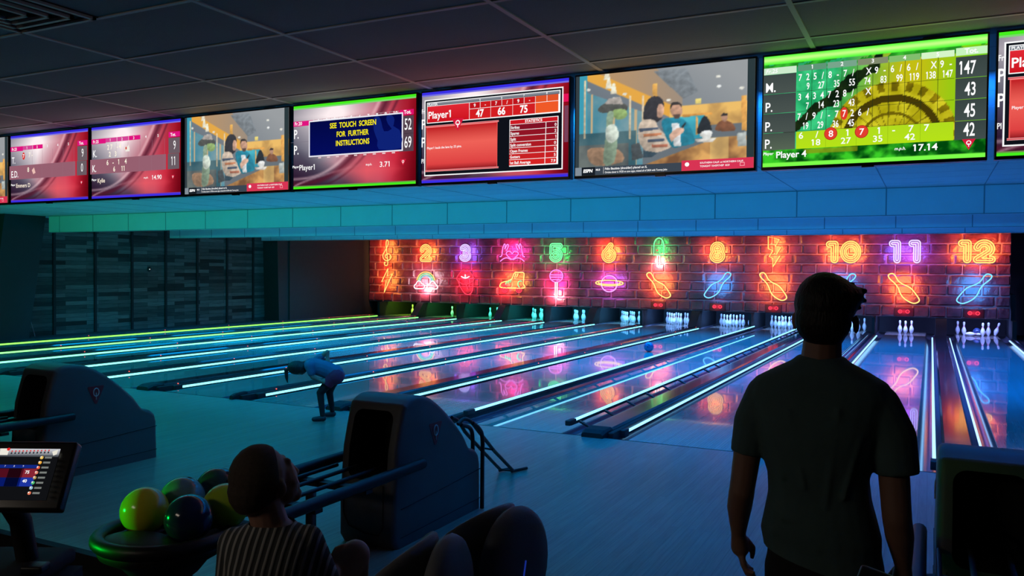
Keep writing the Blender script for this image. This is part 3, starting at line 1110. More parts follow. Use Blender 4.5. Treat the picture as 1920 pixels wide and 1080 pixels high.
class Screen(MB):
    def __init__(s, W, H):
        super().__init__()
        s.W, s.H, s.lay = W, H, 0

    def up(s):
        s.lay -= .0005

    def grid(s, fn, nx=72, ny=42):
        V, C, Fc = [], [], []
        for j in range(ny + 1):
            for i in range(nx + 1):
                uu, vv = i / nx, j / ny
                V.append((uu * s.W, s.lay, vv * s.H))
                C.append(sr(*fn(uu, vv)))
        for j in range(ny):
            for i in range(nx):
                q = j * (nx + 1) + i
                Fc.append((q, q + 1, q + nx + 2, q + nx + 1))
        s.add(V, Fc, 0, False, C)
        s.up()

    def poly(s, pts, c):
        V = [(p[0] * s.W, s.lay, p[1] * s.H) for p in pts]
        s.add(V, [tuple(range(len(pts)))], 0, False, [sr(*c)] * len(V))
        s.up()

    def rect(s, u0, v0, u1, v1, c, top=None):
        cs = [sr(*c)] * 2 + [sr(*(top or c))] * 2
        s.add([(u0 * s.W, s.lay, v0 * s.H), (u1 * s.W, s.lay, v0 * s.H), (u1 * s.W, s.lay, v1 * s.H), (u0 * s.W, s.lay, v1 * s.H)], [(0, 1, 2, 3)], 0, False, cs)
        s.up()

    def frame(s, u0, v0, u1, v1, t, c):
        tu = t * s.H / s.W
        for q in ((u0, v0, u1, v0 + t), (u0, v1 - t, u1, v1), (u0, v0, u0 + tu, v1), (u1 - tu, v0, u1, v1)):
            s.rect(*q, c)

    def disc(s, cu, cv, ru, rv, c, n=18):
        s.poly([(cu + ru * math.cos(2 * math.pi * k / n), cv + rv * math.sin(2 * math.pi * k / n)) for k in range(n)], c)

    def text(s, t, uu, vv, h, c, bold=.02, align='l', xs=1.0, slant=0.):
        V, Fc, Ed = text_mesh(t, bold)
        if not V:
            return
        k = h / .72 * s.H
        x0, x1 = min(p[0] for p in V), max(p[0] for p in V)
        w = (x1 - x0) * k * xs
        ox = uu * s.W - (0 if align == 'l' else (w if align == 'r' else w / 2))
        P = [(ox + ((p[0] - x0) + slant * p[1]) * k * xs, s.lay, vv * s.H + p[1] * k) for p in V]
        s.add(P, Fc, 0, False, [sr(*c)] * len(P))
        s.up()

    def logo(s, cu, cv, w):
        hh = w * s.W / s.H * .9
        s.poly([(cu - w / 2, cv + hh / 2), (cu, cv - hh / 2), (cu + w / 2, cv + hh / 2)], (215, 25, 60))
        s.disc(cu, cv + hh * .16, w * .19, w * .19 * s.W / s.H, (255, 255, 255))
        s.disc(cu, cv + hh * .16, w * .12, w * .12 * s.W / s.H, (215, 25, 60))
        s.rect(cu - w * .03, cv - hh * .22, cu + w * .03, cv + hh * .1, (255, 255, 255))


def swoosh(u_, v_):
    c = lerp((92, 92, 108), (255, 240, 242), 1.15 - abs(u_ - .36) * 1.9 - abs(v_ - .86) * 1.25)
    c = lerp(c, (236, 66, 88), (u_ - .34) * 1.6 + (.35 - abs(v_ - .3)) * .6)
    c = lerp(c, (150, 8, 26), (u_ - .72) * 3.2)
    c = lerp(c, (88, 0, 14), (u_ - .86) * 4 + (.4 - v_) * .6)
    c = lerp(c, (46, 26, 50), (.33 - v_) * 2.6 + (.30 - u_) * 1.8)
    e = .06 + .98 * (max(0, u_) / .80) ** 2.6          # the dark ribbon
    g = math.sqrt(1 + (3.2 * (max(0, u_) / .80) ** 1.6) ** 2)
    w = (v_ - e) / g
    c = lerp(c, (84, 24, 44), .85 * max(0, 1 - abs(w) / .042) ** .6 if abs(w) < .042 else 0)
    c = lerp(c, (250, 210, 214), .5 * max(0, 1 - abs(w - .06) / .025))
    c = lerp(c, (70, 20, 40), .6 * max(0, 1 - abs(w + .075) / .016))
    e2 = .02 + .34 * max(0, u_) ** .7
    c = lerp(c, (225, 190, 200), .6 * max(0, 1 - abs(v_ - e2) / .022) * max(0, 1 - u_ * 1.6))
    c = lerp(c, (255, 96, 104), (.68 - abs(u_ - .62) * 2.2 - abs(v_ - .18) * 2.4))
    return c


def fbm(x, y, s=1.):
    v = 0
    for k in range(4):
        f = 2 ** k * s
        v += (math.sin(x * 7.1 * f + 1.7 * math.sin(y * 5.3 * f + k)) * math.sin(y * 6.3 * f + 2.1 * math.sin(x * 4.1 * f + 2 * k))) / 2 ** k
    return v * .5 + .5


def bike(u_, v_):
    n = fbm(u_ * 2, v_ * 1.3, 1.6)
    c = lerp((24, 150, 90), (60, 205, 130), n)                     # teal upper left
    c = lerp(c, (196, 190, 20), (u_ - .30) * 3.2 - abs(v_ - .55) * .5)
    c = lerp(c, (120, 210, 20), (u_ - .72) * 4)
    # tyre around (.62,.05)
    x, y = (u_ - .60) * 1.75, v_ - .18
    rr = math.hypot(x, y)
    a = math.atan2(y, x)
    if rr < .50:
        c = lerp((170, 160, 15), (215, 205, 40), n)
        if abs(rr - .36) < .03:
            c = (70, 58, 8)
        elif abs(rr - .23) < .012:
            c = (110, 96, 10)
        elif rr > .42 and math.sin(a * 26) > .1:
            c = lerp((96, 86, 8), (150, 130, 12), n)
        elif rr < .33 and math.sin(a * 24) > .93:
            c = (120, 108, 14)
    e = .30 + (u_ - .12) * 1.35
    if abs(v_ - e) < .085 - .05 * n and .1 < u_ < .56 and rr > .42:
        c = lerp((10, 28, 14), (38, 52, 20), n)
    if v_ < .16:
        c = lerp((0, 70, 12), (60, 205, 40), n * 1.5 - .25)
        if .2 < u_ < .45 and .10 < v_ < .15:
            c = lerp(c, (150, 150, 20), .7)
    if v_ > .92:
        c = lerp((90, 255, 60), (215, 255, 150), 1 - abs(v_ - .965) * 30)
    elif v_ > .86 and n > .45:
        c = lerp((0, 80, 10), (60, 190, 50), n)
    if v_ < .035:
        c = lerp((60, 255, 40), (190, 255, 110), .5)
    return c


def cafe(u_, v_):
    n = fbm(u_ * 1.6, v_, 1.1)
    c = (92, 100, 108)                                              # room haze
    if v_ > .42:
        c = lerp((100, 108, 118), (150, 152, 155), (u_ - .3) * 1.2 + v_ - .6)
        e = 1.02 - (u_ - .10) * .88                                   # orange soffit beam
        if v_ > e - .10 and v_ < e + .02 and u_ < .66:
            c = (240, 165, 50)
        elif v_ >= e + .02 and u_ < .62 and v_ < 1.9 - u_ * 1.9:
            c = lerp((186, 140, 92), (150, 132, 118), (u_ - .2) * 2)
        if v_ < .62 and u_ > .55:
            c = lerp((170, 120, 60), (250, 190, 90), n * 1.4 - .2)
    if u_ < .07:
        c = (40, 150, 178)
    elif u_ < .40 and v_ < e_w(u_):
        c = lerp((58, 128, 150), (110, 150, 160), n)
        if .09 < (u_ % .13) < .105:
            c = (205, 170, 120)
    if .60 < u_ < .74 and .30 < v_ < .52:
        c = lerp((20, 120, 150), (60, 180, 200), n)
    if v_ < .42 and u_ < .36:
        c = lerp((32, 74, 88), (66, 100, 108), n)
    if v_ < .30 and u_ < .12 + .2:
        c = lerp((56, 62, 66), (96, 104, 100), n)
    t = .30 - (u_ - .30) * .06
    if u_ > .36 and v_ < min(.30, .04 + (u_ - .34) * .55):
        c = lerp((112, 66, 34), (236, 168, 84), n * 1.3 - .25 + (u_ - .6) * .5)
    if u_ > .62 and v_ < .30 and abs(u_ - .82) < .05 and v_ > .02:
        c = lerp(c, (255, 214, 120), .5)
    return c


def e_w(u_):
    return .88 - u_ * .72


SW, SH = 1.07, .605
def S_base(fn, bar, nx=128, ny=72):
    s = Screen(SW, SH)
    s.grid(fn, nx, ny)
    if bar:
        s.rect(0, .972, 1, 1, bar); s.rect(0, 0, 1, .024, bar)
        s.rect(0, .955, 1, .972, lerp(bar, (190, 190, 210), .45)); s.rect(0, .024, 1, .036, lerp(bar, (150, 60, 120), .5))
    return s


MAG = (224, 20, 128)
VIO = (58, 48, 232)
GRN = (70, 238, 30)
WHT = (255, 255, 255)


def scr_small(rows, hdr, name, mph, marks, cols, active):
    s = S_base(swoosh, VIO)
    s.rect(0, .765, .17, .835, MAG); s.text(hdr, .02, .778, .042, WHT, .02)
    for k in range(cols):
        uu = .17 + k * .135
        if k <= active:
            s.rect(uu, .775, uu + .13, .835, MAG if k == active else (214, 70, 150))
        s.text(str(k + 1), uu + .05, .785, .038, WHT, .015)
    s.rect(.88, .765, 1, .835, MAG); s.text('Tot.', .90, .778, .042, WHT, .025)
    for i, (nm, tot, c1) in enumerate(rows):
        v0 = .55 - i * .21
        s.rect(0, v0, .86, v0 + .205, c1[0]) if c1[0] else None
        s.rect(.88, v0, 1, v0 + .205, (106, 92, 100))
        for k in range(cols):
            s.rect(.30 + k * .135, v0, .302 + k * .135, v0 + .205, (150, 110, 125))
        s.text(nm, .03, v0 + .03, .10, WHT, .01, xs=.75)
        s.text(tot, .96, v0 + .05, .12, WHT, .0, 'r', xs=.6)
        for t, uu, vv in c1[1]:
            s.text(t, uu, v0 + vv, .07, (255, 246, 225), .02, xs=.85)
    if marks == 'ring':
        s.disc(.20, .68, .018, .055, (222, 40, 30)); s.text('7', .20, .655, .055, WHT, .02, 'c')
        s.poly([(.31, .46), (.34, .50), (.36, .42), (.33, .40)], (235, 190, 180))
    else:
        s.disc(.44, .66, .03, .03, (235, 225, 210)); s.poly([(.42, .62), (.47, .62), (.46, .72)], (240, 235, 225)); s.disc(.43, .665, .008, .02, (210, 40, 40))
    s.text('Player', .03, .245, .03, WHT, .02); s.text(name, .10, .215, .06, (255, 240, 220), .015, xs=.95)
    if mph:
        s.text('m.p.h.', .63, .235, .026, WHT, .02); s.text(mph, .72, .215, .06, WHT, .01, xs=1.05)
    s.logo(.945, .23, .035)
    return s


def scr_emm():
    return scr_small([('T.', '9', (None, [('7', .26, .11), ('-', .30, .11)])), ('E.D.', '0', ((150, 96, 112), [('8', .25, .10)]))], 'Fr.23', 'Emmers D', '', 'ring', 5, 1)


def scr_kyl():
    return scr_small([('K.', '9', (None, [('2 7', .20, .12), ('- 4', .31, .12), ('2', .22, .02), ('3', .29, .02)])), ('K.', '11', ((150, 96, 112), [('6', .20, .115), ('-', .27, .115), ('1', .335, .115), ('4', .41, .115), ('6', .28, .02), ('11', .375, .02)]))], 'Fr.25', 'Kylie', '14.90', 'pin', 5, 2)


def scr_touch():
    s = S_base(swoosh, GRN)
    s.rect(0, .755, .17, .815, MAG); s.text('Fr.20', .012, .768, .04, WHT, .02)
    for k in range(10):
        uu = .195 + k * .07
        s.frame(uu - .01, .76, uu + .06, .82, .004, (190, 150, 160))
        s.text(str(k + 1), uu + .02, .775, .045, WHT, .02)
    s.rect(.89, .765, 1, .825, (226, 16, 110)); s.text('Tot.', .925, .778, .042, WHT, .025)
    s.rect(.89, .36, 1, .755, (84, 66, 78)); s.rect(0, .555, .17, .558, (120, 110, 125)); s.rect(.89, .555, 1, .558, (40, 30, 40))
    s.text('52', .985, .60, .13, WHT, .005, 'r', xs=.55); s.text('69', .985, .40, .13, WHT, .005, 'r', xs=.55)
    for v0 in (.60, .41):
        s.text('P.', .03, v0, .11, WHT, .015, xs=.72)
    for k in range(9):
        s.rect(.24 + k * .075, .345, .265 + k * .075, .36, (230, 200, 205))
    s.rect(.163, .365, .925, .795, (235, 235, 245)); s.rect(.172, .38, .916, .78, (4, 12, 92), (2, 8, 70))
    s.poly(smooth_path([(.70, .76), (.74, .77), (.76, .70), (.78, .60), (.84, .62), (.86, .72), (.84, .77), (.80, .77), (.81, .68), (.90, .60), (.91, .40), (.74, .40), (.73, .50), (.70, .62)], True, 2), (14, 34, 118))
    s.text('SEE  TOUCH  SCREEN', .53, .685, .062, (255, 240, 0), .022, 'c', xs=.80)
    s.text('FOR  FURTHER', .53, .58, .062, (255, 240, 0), .022, 'c', xs=.80)
    s.text('INSTRUCTIONS', .53, .475, .062, (255, 240, 0), .022, 'c', xs=.80)
    s.text('Player', .025, .245, .03, WHT, .02); s.text('Player1', .085, .215, .065, WHT, .012, xs=.95)
    s.text('m.p.h.', .64, .225, .026, WHT, .02); s.text('3.71', .75, .20, .06, WHT, .01, xs=1.1)
    s.logo(.93, .235, .045)
    return s


def scr_stats(bar, wide=True):
    s = S_base(swoosh, bar)
    for v0, t in ((.77, 'Fr.'), (.60, 'P.'), (.40, 'P.'), (.22, 'Pl')):
        s.text(t, .0, v0, .05 if t in ('Fr.', 'Pl') else .11, WHT, .015, xs=.7)
    s.rect(.95, .76, 1, .84, (230, 20, 90)); s.rect(.975, .35, 1, .72, (120, 66, 90))
    s.rect(.022, .075, .968, .915, WHT); s.rect(.029, .087, .961, .903, (14, 18, 26))
    s.rect(.040, .655, .950, .885, WHT)
    s.rect(.044, .845, .945, .878, (92, 98, 108), (150, 155, 165)); s.text('PLAYER', .05, .848, .026, WHT, .025)
    s.rect(.044, .663, .345, .840, (205, 18, 30), (225, 40, 52)); s.text('Player1', .052, .705, .080, WHT, .018, xs=.95)
    for k in range(4):
        u0 = .349 + k * .1495
        s.text(str(5 + k), u0 + .072, .850, .022, WHT, .02, 'c')
        if k < 3:
            s.rect(u0, .775, u0 + .072, .840, (190, 20, 28)); s.rect(u0 + .075, .775, u0 + .146, .840, (205, 28, 30)); s.rect(u0, .663, u0 + .146, .770, (212, 30, 34))
            a_, b_ = (('9', '-'), ('7', '/'), ('9', '-'))[k]
            s.text(a_, u0 + .036, .790, .036, WHT, .02, 'c'); s.text(b_, u0 + .11, .790, .036, WHT, .02, 'c')
            s.text(('47', '66', '75')[k], u0 + .073, .682, .078, WHT, .030, 'c', xs=.85)
        else:
            s.rect(u0, .775, u0 + .072, .840, (226, 84, 40)); s.rect(u0 + .075, .775, u0 + .146, .840, (226, 84, 40)); s.rect(u0, .663, u0 + .146, .770, (240, 90, 40))
    s.rect(.045, .135, .548, .615, (236, 90, 84)); s.rect(.050, .13, .545, .20, (130, 14, 26), (222, 66, 66)); s.rect(.050, .20, .545, .42, (222, 66, 66), (240, 98, 88)); s.rect(.050, .42, .545, .60, (240, 98, 88), (190, 28, 34))
    for v0 in (.118, .605):
        s.rect(.038, v0, .558, v0 + .018, (250, 170, 170)); s.rect(.038, v0 + .005, .558, v0 + .013, (205, 60, 70))
    s.logo(.275, .61, .085)
    s.text('Player1 leads the lane by 33 pins.', .055, .365, .026, WHT, .012, xs=.92)
    s.rect(.632, .125, .948, .615, WHT)
    s.rect(.637, .565, .943, .608, (205, 24, 34)); s.text('STATISTICS', .79, .574, .028, WHT, .03, 'c')
    for i, (a_, b_) in enumerate((('Strikes', '0'), ('Spares', '2'), ('Split', '1'), ('Split conversion', '0'), ('Open Frames', '5'), ('Gutters', '5'), ('1st Ball Average', '7.9'))):
        v1 = .560 - i * .0617
        s.rect(.637, v1 - .056, .868, v1, lerp((130, 16, 36), (215, 36, 36), i / 6)); s.rect(.872, v1 - .056, .943, v1, lerp((130, 16, 36), (215, 36, 36), i / 6))
        s.text(a_, .642, v1 - .044, .030, WHT, .022, xs=.9); s.text(b_, .937, v1 - .044, .030, WHT, .022, 'r')
    return s


def scr_bike():
    s = S_base(bike, None, 176, 100)
    GR = (74, 84, 80)
    s.rect(0, .835, .160, .895, (205, 235, 205)); s.text('Fr.25', .01, .848, .036, WHT, .02, slant=.2)
    cu = [.165, .305, .445, .585, .725, .868]
    for k in range(5):
        s.rect(cu[k] + .002, .842, cu[k + 1] - .002, .895, ((96, 150, 120), (120, 165, 140), (130, 140, 110), (130, 190, 110), (214, 245, 200))[k])
        s.text(str(k + 1), (cu[k] + cu[k + 1]) / 2, .855, .034, WHT, .025, 'c')
    s.rect(.872, .842, 1, .905, (200, 245, 190)); s.text('Tot.', .935, .855, .042, WHT, .03, 'c')
    rv = [.832, .655, .478, .302, .145]
    for i in range(4):
        v0, v1 = rv[i + 1] + .002, rv[i] - .002
        g = lerp(GR, (100, 120, 90), .5 * (i == 3))
        s.rect(0, v0, .160, v1, g, lerp(g, (50, 60, 62), .5)); s.rect(.872, v0, 1, v1, (66, 78, 76), (56, 68, 66))
        s.text('MPPP'[i] + '.', .012, v0 + .018, .085, WHT, .014, xs=.80)
        s.text(('147', '43', '45', '42')[i], .955, v0 + .03, .110, WHT, .014, 'r', xs=.55)
    s.rect(.165, .147, .868, .300, (182, 226, 24), (176, 220, 30))
    for i in range(1, 4):
        s.rect(.165, rv[i], .868, rv[i] + .003, (30, 50, 20))
    for k in range(1, 10):
        s.rect(.165 + k * .0703, .302, .167 + k * .0703, .84, (30, 50, 20))
    for k in range(1, 5):
        s.rect(.165 + k * .1406, .147, .167 + k * .1406, .302, (150, 190, 20))
    for ri, (bl, tl) in enumerate((('72 5/ 8- 7/ _X 9- 6/ 6/ _X 9-', '9 27 35 55 74 83 99 119 138 147'), ('34 34 72 8/ _X', '7 14 23 43'), ('7/ 9/ -7 72 6/', '19 29 36 45'))):
        for k, pr in enumerate(bl.split()):
            u0 = .165 + k * .0703
            if ri == 2 and k == 3:
                s.disc(u0 + .016, rv[ri] - .055, .017, .055, (226, 60, 44))
            for q, ch in enumerate(pr):
                if ch != '_':
                    s.text(ch, u0 + .017 + q * .036, rv[ri] - .083, .060, WHT, .014, 'c', xs=.72)
        for k, t in enumerate(tl.split()):
            s.text(t, .165 + (k + 1) * .0703 - .008, rv[ri] - .168, .060, WHT, .014, 'r', xs=.62)
    for k, pr in enumerate(('6/', '81', '71', '-7', '7_')):
        u0 = .165 + k * .1406
        if k in (1, 2):
            s.disc(u0 + .027, .255, .031, .056, (180, 36, 30)); s.disc(u0 + .027, .255, .028, .05, (226, 62, 48))
        for q, ch in enumerate(pr):
            if ch != '_':
                s.text(ch, u0 + .028 + q * .075, .228, .056, WHT, .012, 'c', xs=1.05)
    for k, t in enumerate(('18', '27', '35', '42')):
        s.text(t, .165 + (k + 1) * .1406 - .02, .160, .054, WHT, .01, 'r', xs=1.1)
    s.text('Player', .012, .095, .026, WHT, .02, slant=.15); s.text('Player 4', .076, .065, .058, WHT, .02, xs=1.0)
    s.text('m.p.h.', .62, .080, .026, WHT, .02, slant=.2); s.text('17.14', .70, .065, .056, WHT, .02, xs=1.1)
    s.logo(.93, .095, .055)
    return s


def scr_cafe():
    NX, NY = 256, 144
    buf = [[list(cafe(i / NX, j / NY)) for i in range(NX + 1)] for j in range(NY + 1)]
    rnd = random.Random(3)

    def paint(pts, c, soft=.22):
        us, vs = [p[0] for p in pts], [p[1] for p in pts]
        u0, u1, v0, v1 = min(us), max(us), min(vs), max(vs)
        for j in range(max(0, int(v0 * NY)), min(NY, int(v1 * NY) + 1) + 1):
            for i in range(max(0, int(u0 * NX)), min(NX, int(u1 * NX) + 1) + 1):
                x, y_ = i / NX, j / NY
                ins = False
                for k in range(len(pts)):
                    (xa, ya), (xb, yb) = pts[k - 1], pts[k]
                    if (ya > y_) != (yb > y_) and x < (xb - xa) * (y_ - ya) / (yb - ya) + xa:
                        ins = not ins
                if ins:
                    sh = 1 + soft * ((y_ - v0) / (v1 - v0 + 1e-6) - .55) + soft * .8 * ((x - u0) / (u1 - u0 + 1e-6) - .5) + .22 * (fbm(x * 9, y_ * 7) - .5)
                    buf[j][i] = [max(0, min(255, q_ * sh)) for q_ in c]
    # tuned to the picture's own frame: x 90..1320, y 385..1060
    def q(x, y):
        uu = (x - 90) / 1235
        return (uu, 1 - (y - (378 - .110 * (x - 75))) / ((1060 - .05 * (x - 105)) - (378 - .110 * (x - 75))))
    P = lambda pts, c: paint([q(*p) for p in smooth_path(pts, True, 3)] if len(pts) > 4 else [q(*p) for p in pts], c)
    P([(650, 330), (880, 310), (960, 470), (860, 520)], (112, 118, 124))
    for x, y in ((1090, 365), (1095, 433), (1243, 445), (183, 465), (375, 520), (452, 490), (760, 530)):
        cu_, cv_ = q(x, y)
        paint([(cu_ + .013 * math.cos(k * .7), cv_ + .013 * math.sin(k * .7)) for k in range(9)], (255, 250, 235), 0)
    for x, y in ((320, 370), (333, 430), (370, 465)):
        P([(x - 8, y - 50), (x + 8, y - 50), (x + 26, y + 24), (x - 24, y + 24)], (255, 244, 214))
    P([(648, 420), (680, 415), (684, 510), (650, 512)], (226, 160, 70))
    P([(940, 520), (980, 516), (982, 555), (942, 558)], (240, 214, 110))
    P([(855, 630), (1050, 612), (1056, 628), (858, 648)], (226, 150, 60))
    P([(945, 640), (958, 640), (962, 770), (948, 770)], (226, 160, 80))
    P([(1240, 500), (1272, 498), (1278, 740), (1246, 740)], (232, 160, 70))
    for x in (150, 482, 575):
        P([(x, 400 if x < 200 else 500), (x + 14, 400 if x < 200 else 500), (x + 16, 800), (x, 800)], (216, 190, 150))
    # chairs and bench
    P([(180, 880), (300, 862), (420, 880), (440, 960), (230, 985)], (150, 112, 84))
    P([(500, 840), (560, 826), (590, 930), (510, 950)], (60, 66, 70))
    # blurred plant in front
    P([(255, 600), (300, 560), (400, 545), (470, 570), (460, 610), (380, 615), (290, 622)], (70, 70, 66))
    P([(300, 560), (340, 520), (420, 510), (440, 560)], (170, 158, 150))
    P([(370, 600), (455, 596), (470, 640), (420, 668), (375, 650)], (140, 170, 96))
    P([(325, 625), (372, 618), (365, 740), (400, 800), (380, 960), (300, 970), (318, 760)], (124, 146, 120))
    P([(320, 720), (380, 700), (412, 780), (360, 830), (318, 800)], (206, 216, 200))
    # woman in a striped sweater
    P([(585, 640), (598, 560), (640, 510), (690, 505), (724, 540), (728, 600), (712, 660), (660, 690), (600, 680)], (38, 36, 42))
    P([(690, 560), (724, 566), (728, 612), (712, 650), (680, 640)], (214, 160, 132))
    P([(556, 700), (600, 664), (668, 672), (690, 720), (730, 760), (770, 800), (786, 850), (690, 892), (600, 880), (552, 800)], (206, 182, 160))
    for k in range(4):
        P([(556 + k * 30, 730 + k * 36), (690 + k * 22, 716 + k * 40), (694 + k * 22, 732 + k * 40), (560 + k * 30, 752 + k * 36)], ((60, 70, 90), (190, 110, 70), (60, 70, 90), (176, 96, 70))[k])
    P([(590, 880), (690, 895), (650, 925), (590, 930)], (40, 60, 74))
    # man in a teal shirt
    P([(712, 690), (770, 650), (860, 660), (912, 720), (940, 800), (930, 830), (850, 850), (780, 850)], (22, 120, 148))
    P([(782, 690), (836, 690), (850, 850), (800, 850)], (232, 232, 232))
    P([(775, 610), (782, 560), (812, 546), (842, 560), (856, 610), (836, 650), (800, 652)], (206, 150, 120))
    P([(774, 590), (780, 552), (812, 540), (846, 556), (850, 585), (836, 562), (790, 566)], (40, 34, 34))
    P([(790, 632), (840, 628), (836, 656), (806, 660)], (84, 60, 52))
    P([(770, 770), (820, 725), (862, 722), (864, 752), (810, 790), (784, 820)], (222, 172, 146))
    P([(850, 712), (876, 684), (880, 692), (858, 726)], (30, 30, 34))
    # waiter and guest behind
    P([(955, 760), (985, 660), (1010, 640), (1040, 680), (1046, 760)], (24, 28, 34))
    P([(1080, 740), (1092, 690), (1130, 668), (1186, 690), (1200, 740)], (124, 70, 44))
    P([(1112, 650), (1120, 622), (1150, 624), (1154, 660), (1132, 680)], (176, 126, 100))
    P([(1110, 640), (1124, 618), (1152, 622), (1152, 636)], (34, 28, 28))
    # cup, saucer, glass
    P([(940, 800), (1085, 790), (1060, 818), (960, 822)], (214, 206, 196))
    P([(985, 748), (1052, 742), (1046, 790), (1020, 802), (994, 796)], (240, 238, 232))
    P([(970, 762), (990, 755), (992, 780), (978, 784)], (226, 222, 214))
    P([(1215, 760), (1275, 748), (1278, 845), (1222, 848)], (170, 176, 172))
    for rep in range(1):                      # soft focus
        nb = [[c[:] for c in row] for row in buf]
        for j in range(1, NY):
            for i in range(1, NX):
                for k in range(3):
                    nb[j][i][k] = .36 * buf[j][i][k] + .16 * (buf[j - 1][i][k] + buf[j + 1][i][k] + buf[j][i - 1][k] + buf[j][i + 1][k])
        buf = nb
    s = Screen(SW, SH)
    s.grid(lambda u_, v_: lerp(buf[int(round(v_ * NY))][int(round(u_ * NX))], (176, 190, 194), .16), NX, NY)
    # side bars and captions
    s.rect(0, 0, .022, 1, (52, 64, 70)); s.rect(.962, 0, 1, 1, (44, 58, 62))
    s.rect(0, 0, .04, .082, (132, 142, 152)); s.rect(.04, .0, .62, .082, (60, 70, 82))
    s.rect(.04, .0, .122, .082, (24, 30, 38)); s.text('ESPN', .05, .030, .032, WHT, .045, xs=1.0, slant=.15)
    s.text('MLB', .127, .044, .018, WHT, .02); s.rect(.172, .012, .174, .075, (220, 220, 220))
    s.text('Félix Bautista (shoulder) placed on IL', .182, .048, .022, WHT, .018, xs=.95)
    s.text('Orioles closer is 19/20 on save opps, missed all of 2024 with Tommy John', .182, .014, .019, WHT, .012, xs=.80)
    s.rect(.62, .0, 1, .098, (216, 52, 84)); s.disc(.65, .06, .012, .02, WHT)
    s.text('SOUTHERN CALIF. at NORTHERN CALIF.', .72, .060, .017, WHT, .015, xs=.95); s.text('TONIGHT 10:45P/7:45P  8/29', .72, .028, .017, WHT, .015, xs=.95)
    s.frame(.93, .022, .955, .055, .006, (250, 160, 170))
    return s


YS, ZS0 = -3.42, 2.312
X_first = -.213
PITCH = 1.118
proto_cafe = None
screens = [(-7, 'cafe', 'wide screen with a cafe scene, cut off at the left end of the row'), (-6, 'emm', 'red score screen with two players at 9 and 0, second in the row'), (-5, 'kyl', 'red score screen showing speed 14.90'),
           (-4, 'cafe', 'cafe scene screen between the 14.90 score screen and the touch screen notice'), (-3, 'touch', 'score screen with a blue and yellow touch screen notice'), (-2, 'stats', 'red statistics screen with blue bars beside the touch screen notice'),
           (-1, 'cafe', 'large cafe scene screen left of the green motorbike screen'), (0, 'bike', 'green score screen with a motorbike wheel and four players'), (1, 'stats2', 'red statistics screen with green bars, cut off at the right')]
cafe_me = None
for k, kind, lab in screens:
    x0 = X_first + k * PITCH
    root = empty('score_screen', lab, 'screen', (x0, YS, ZS0), group='overhead screens above the foul line')
    W, H = 1.088, .633
    b = MB()
    b.rbox(0, W, .0, .06, 0, H, .004)
    b.box(W * .5 - .03, W * .5 + .03, -.004, .02, -.008, .004)
    b.build('casing', M['bezel'], root)
    if kind == 'cafe':
        if cafe_me is None:
            cafe_me = scr_cafe().mesh('screen_picture', M['screen'], True)
        me = cafe_me
    else:
        sc = {'emm': scr_emm, 'kyl': scr_kyl, 'touch': scr_touch, 'stats': lambda: scr_stats(VIO), 'bike': scr_bike, 'stats2': lambda: scr_stats(GRN)}[kind]()
        me = sc.mesh('screen_picture', M['screen'], True)
    o = bpy.data.objects.new('screen_picture', me)
    COL.objects.link(o)
    o.parent = root
    o.location = (.009, -.002, .016)
    b = MB()
    for xx in (.25, .84):
        b.box(xx - .02, xx + .02, .06, .09, .1, H + .02)
        b.box(xx - .05, xx + .05, .05, .14, H + .010, H + .0145)
    b.build('hanger', M['metal'], root)

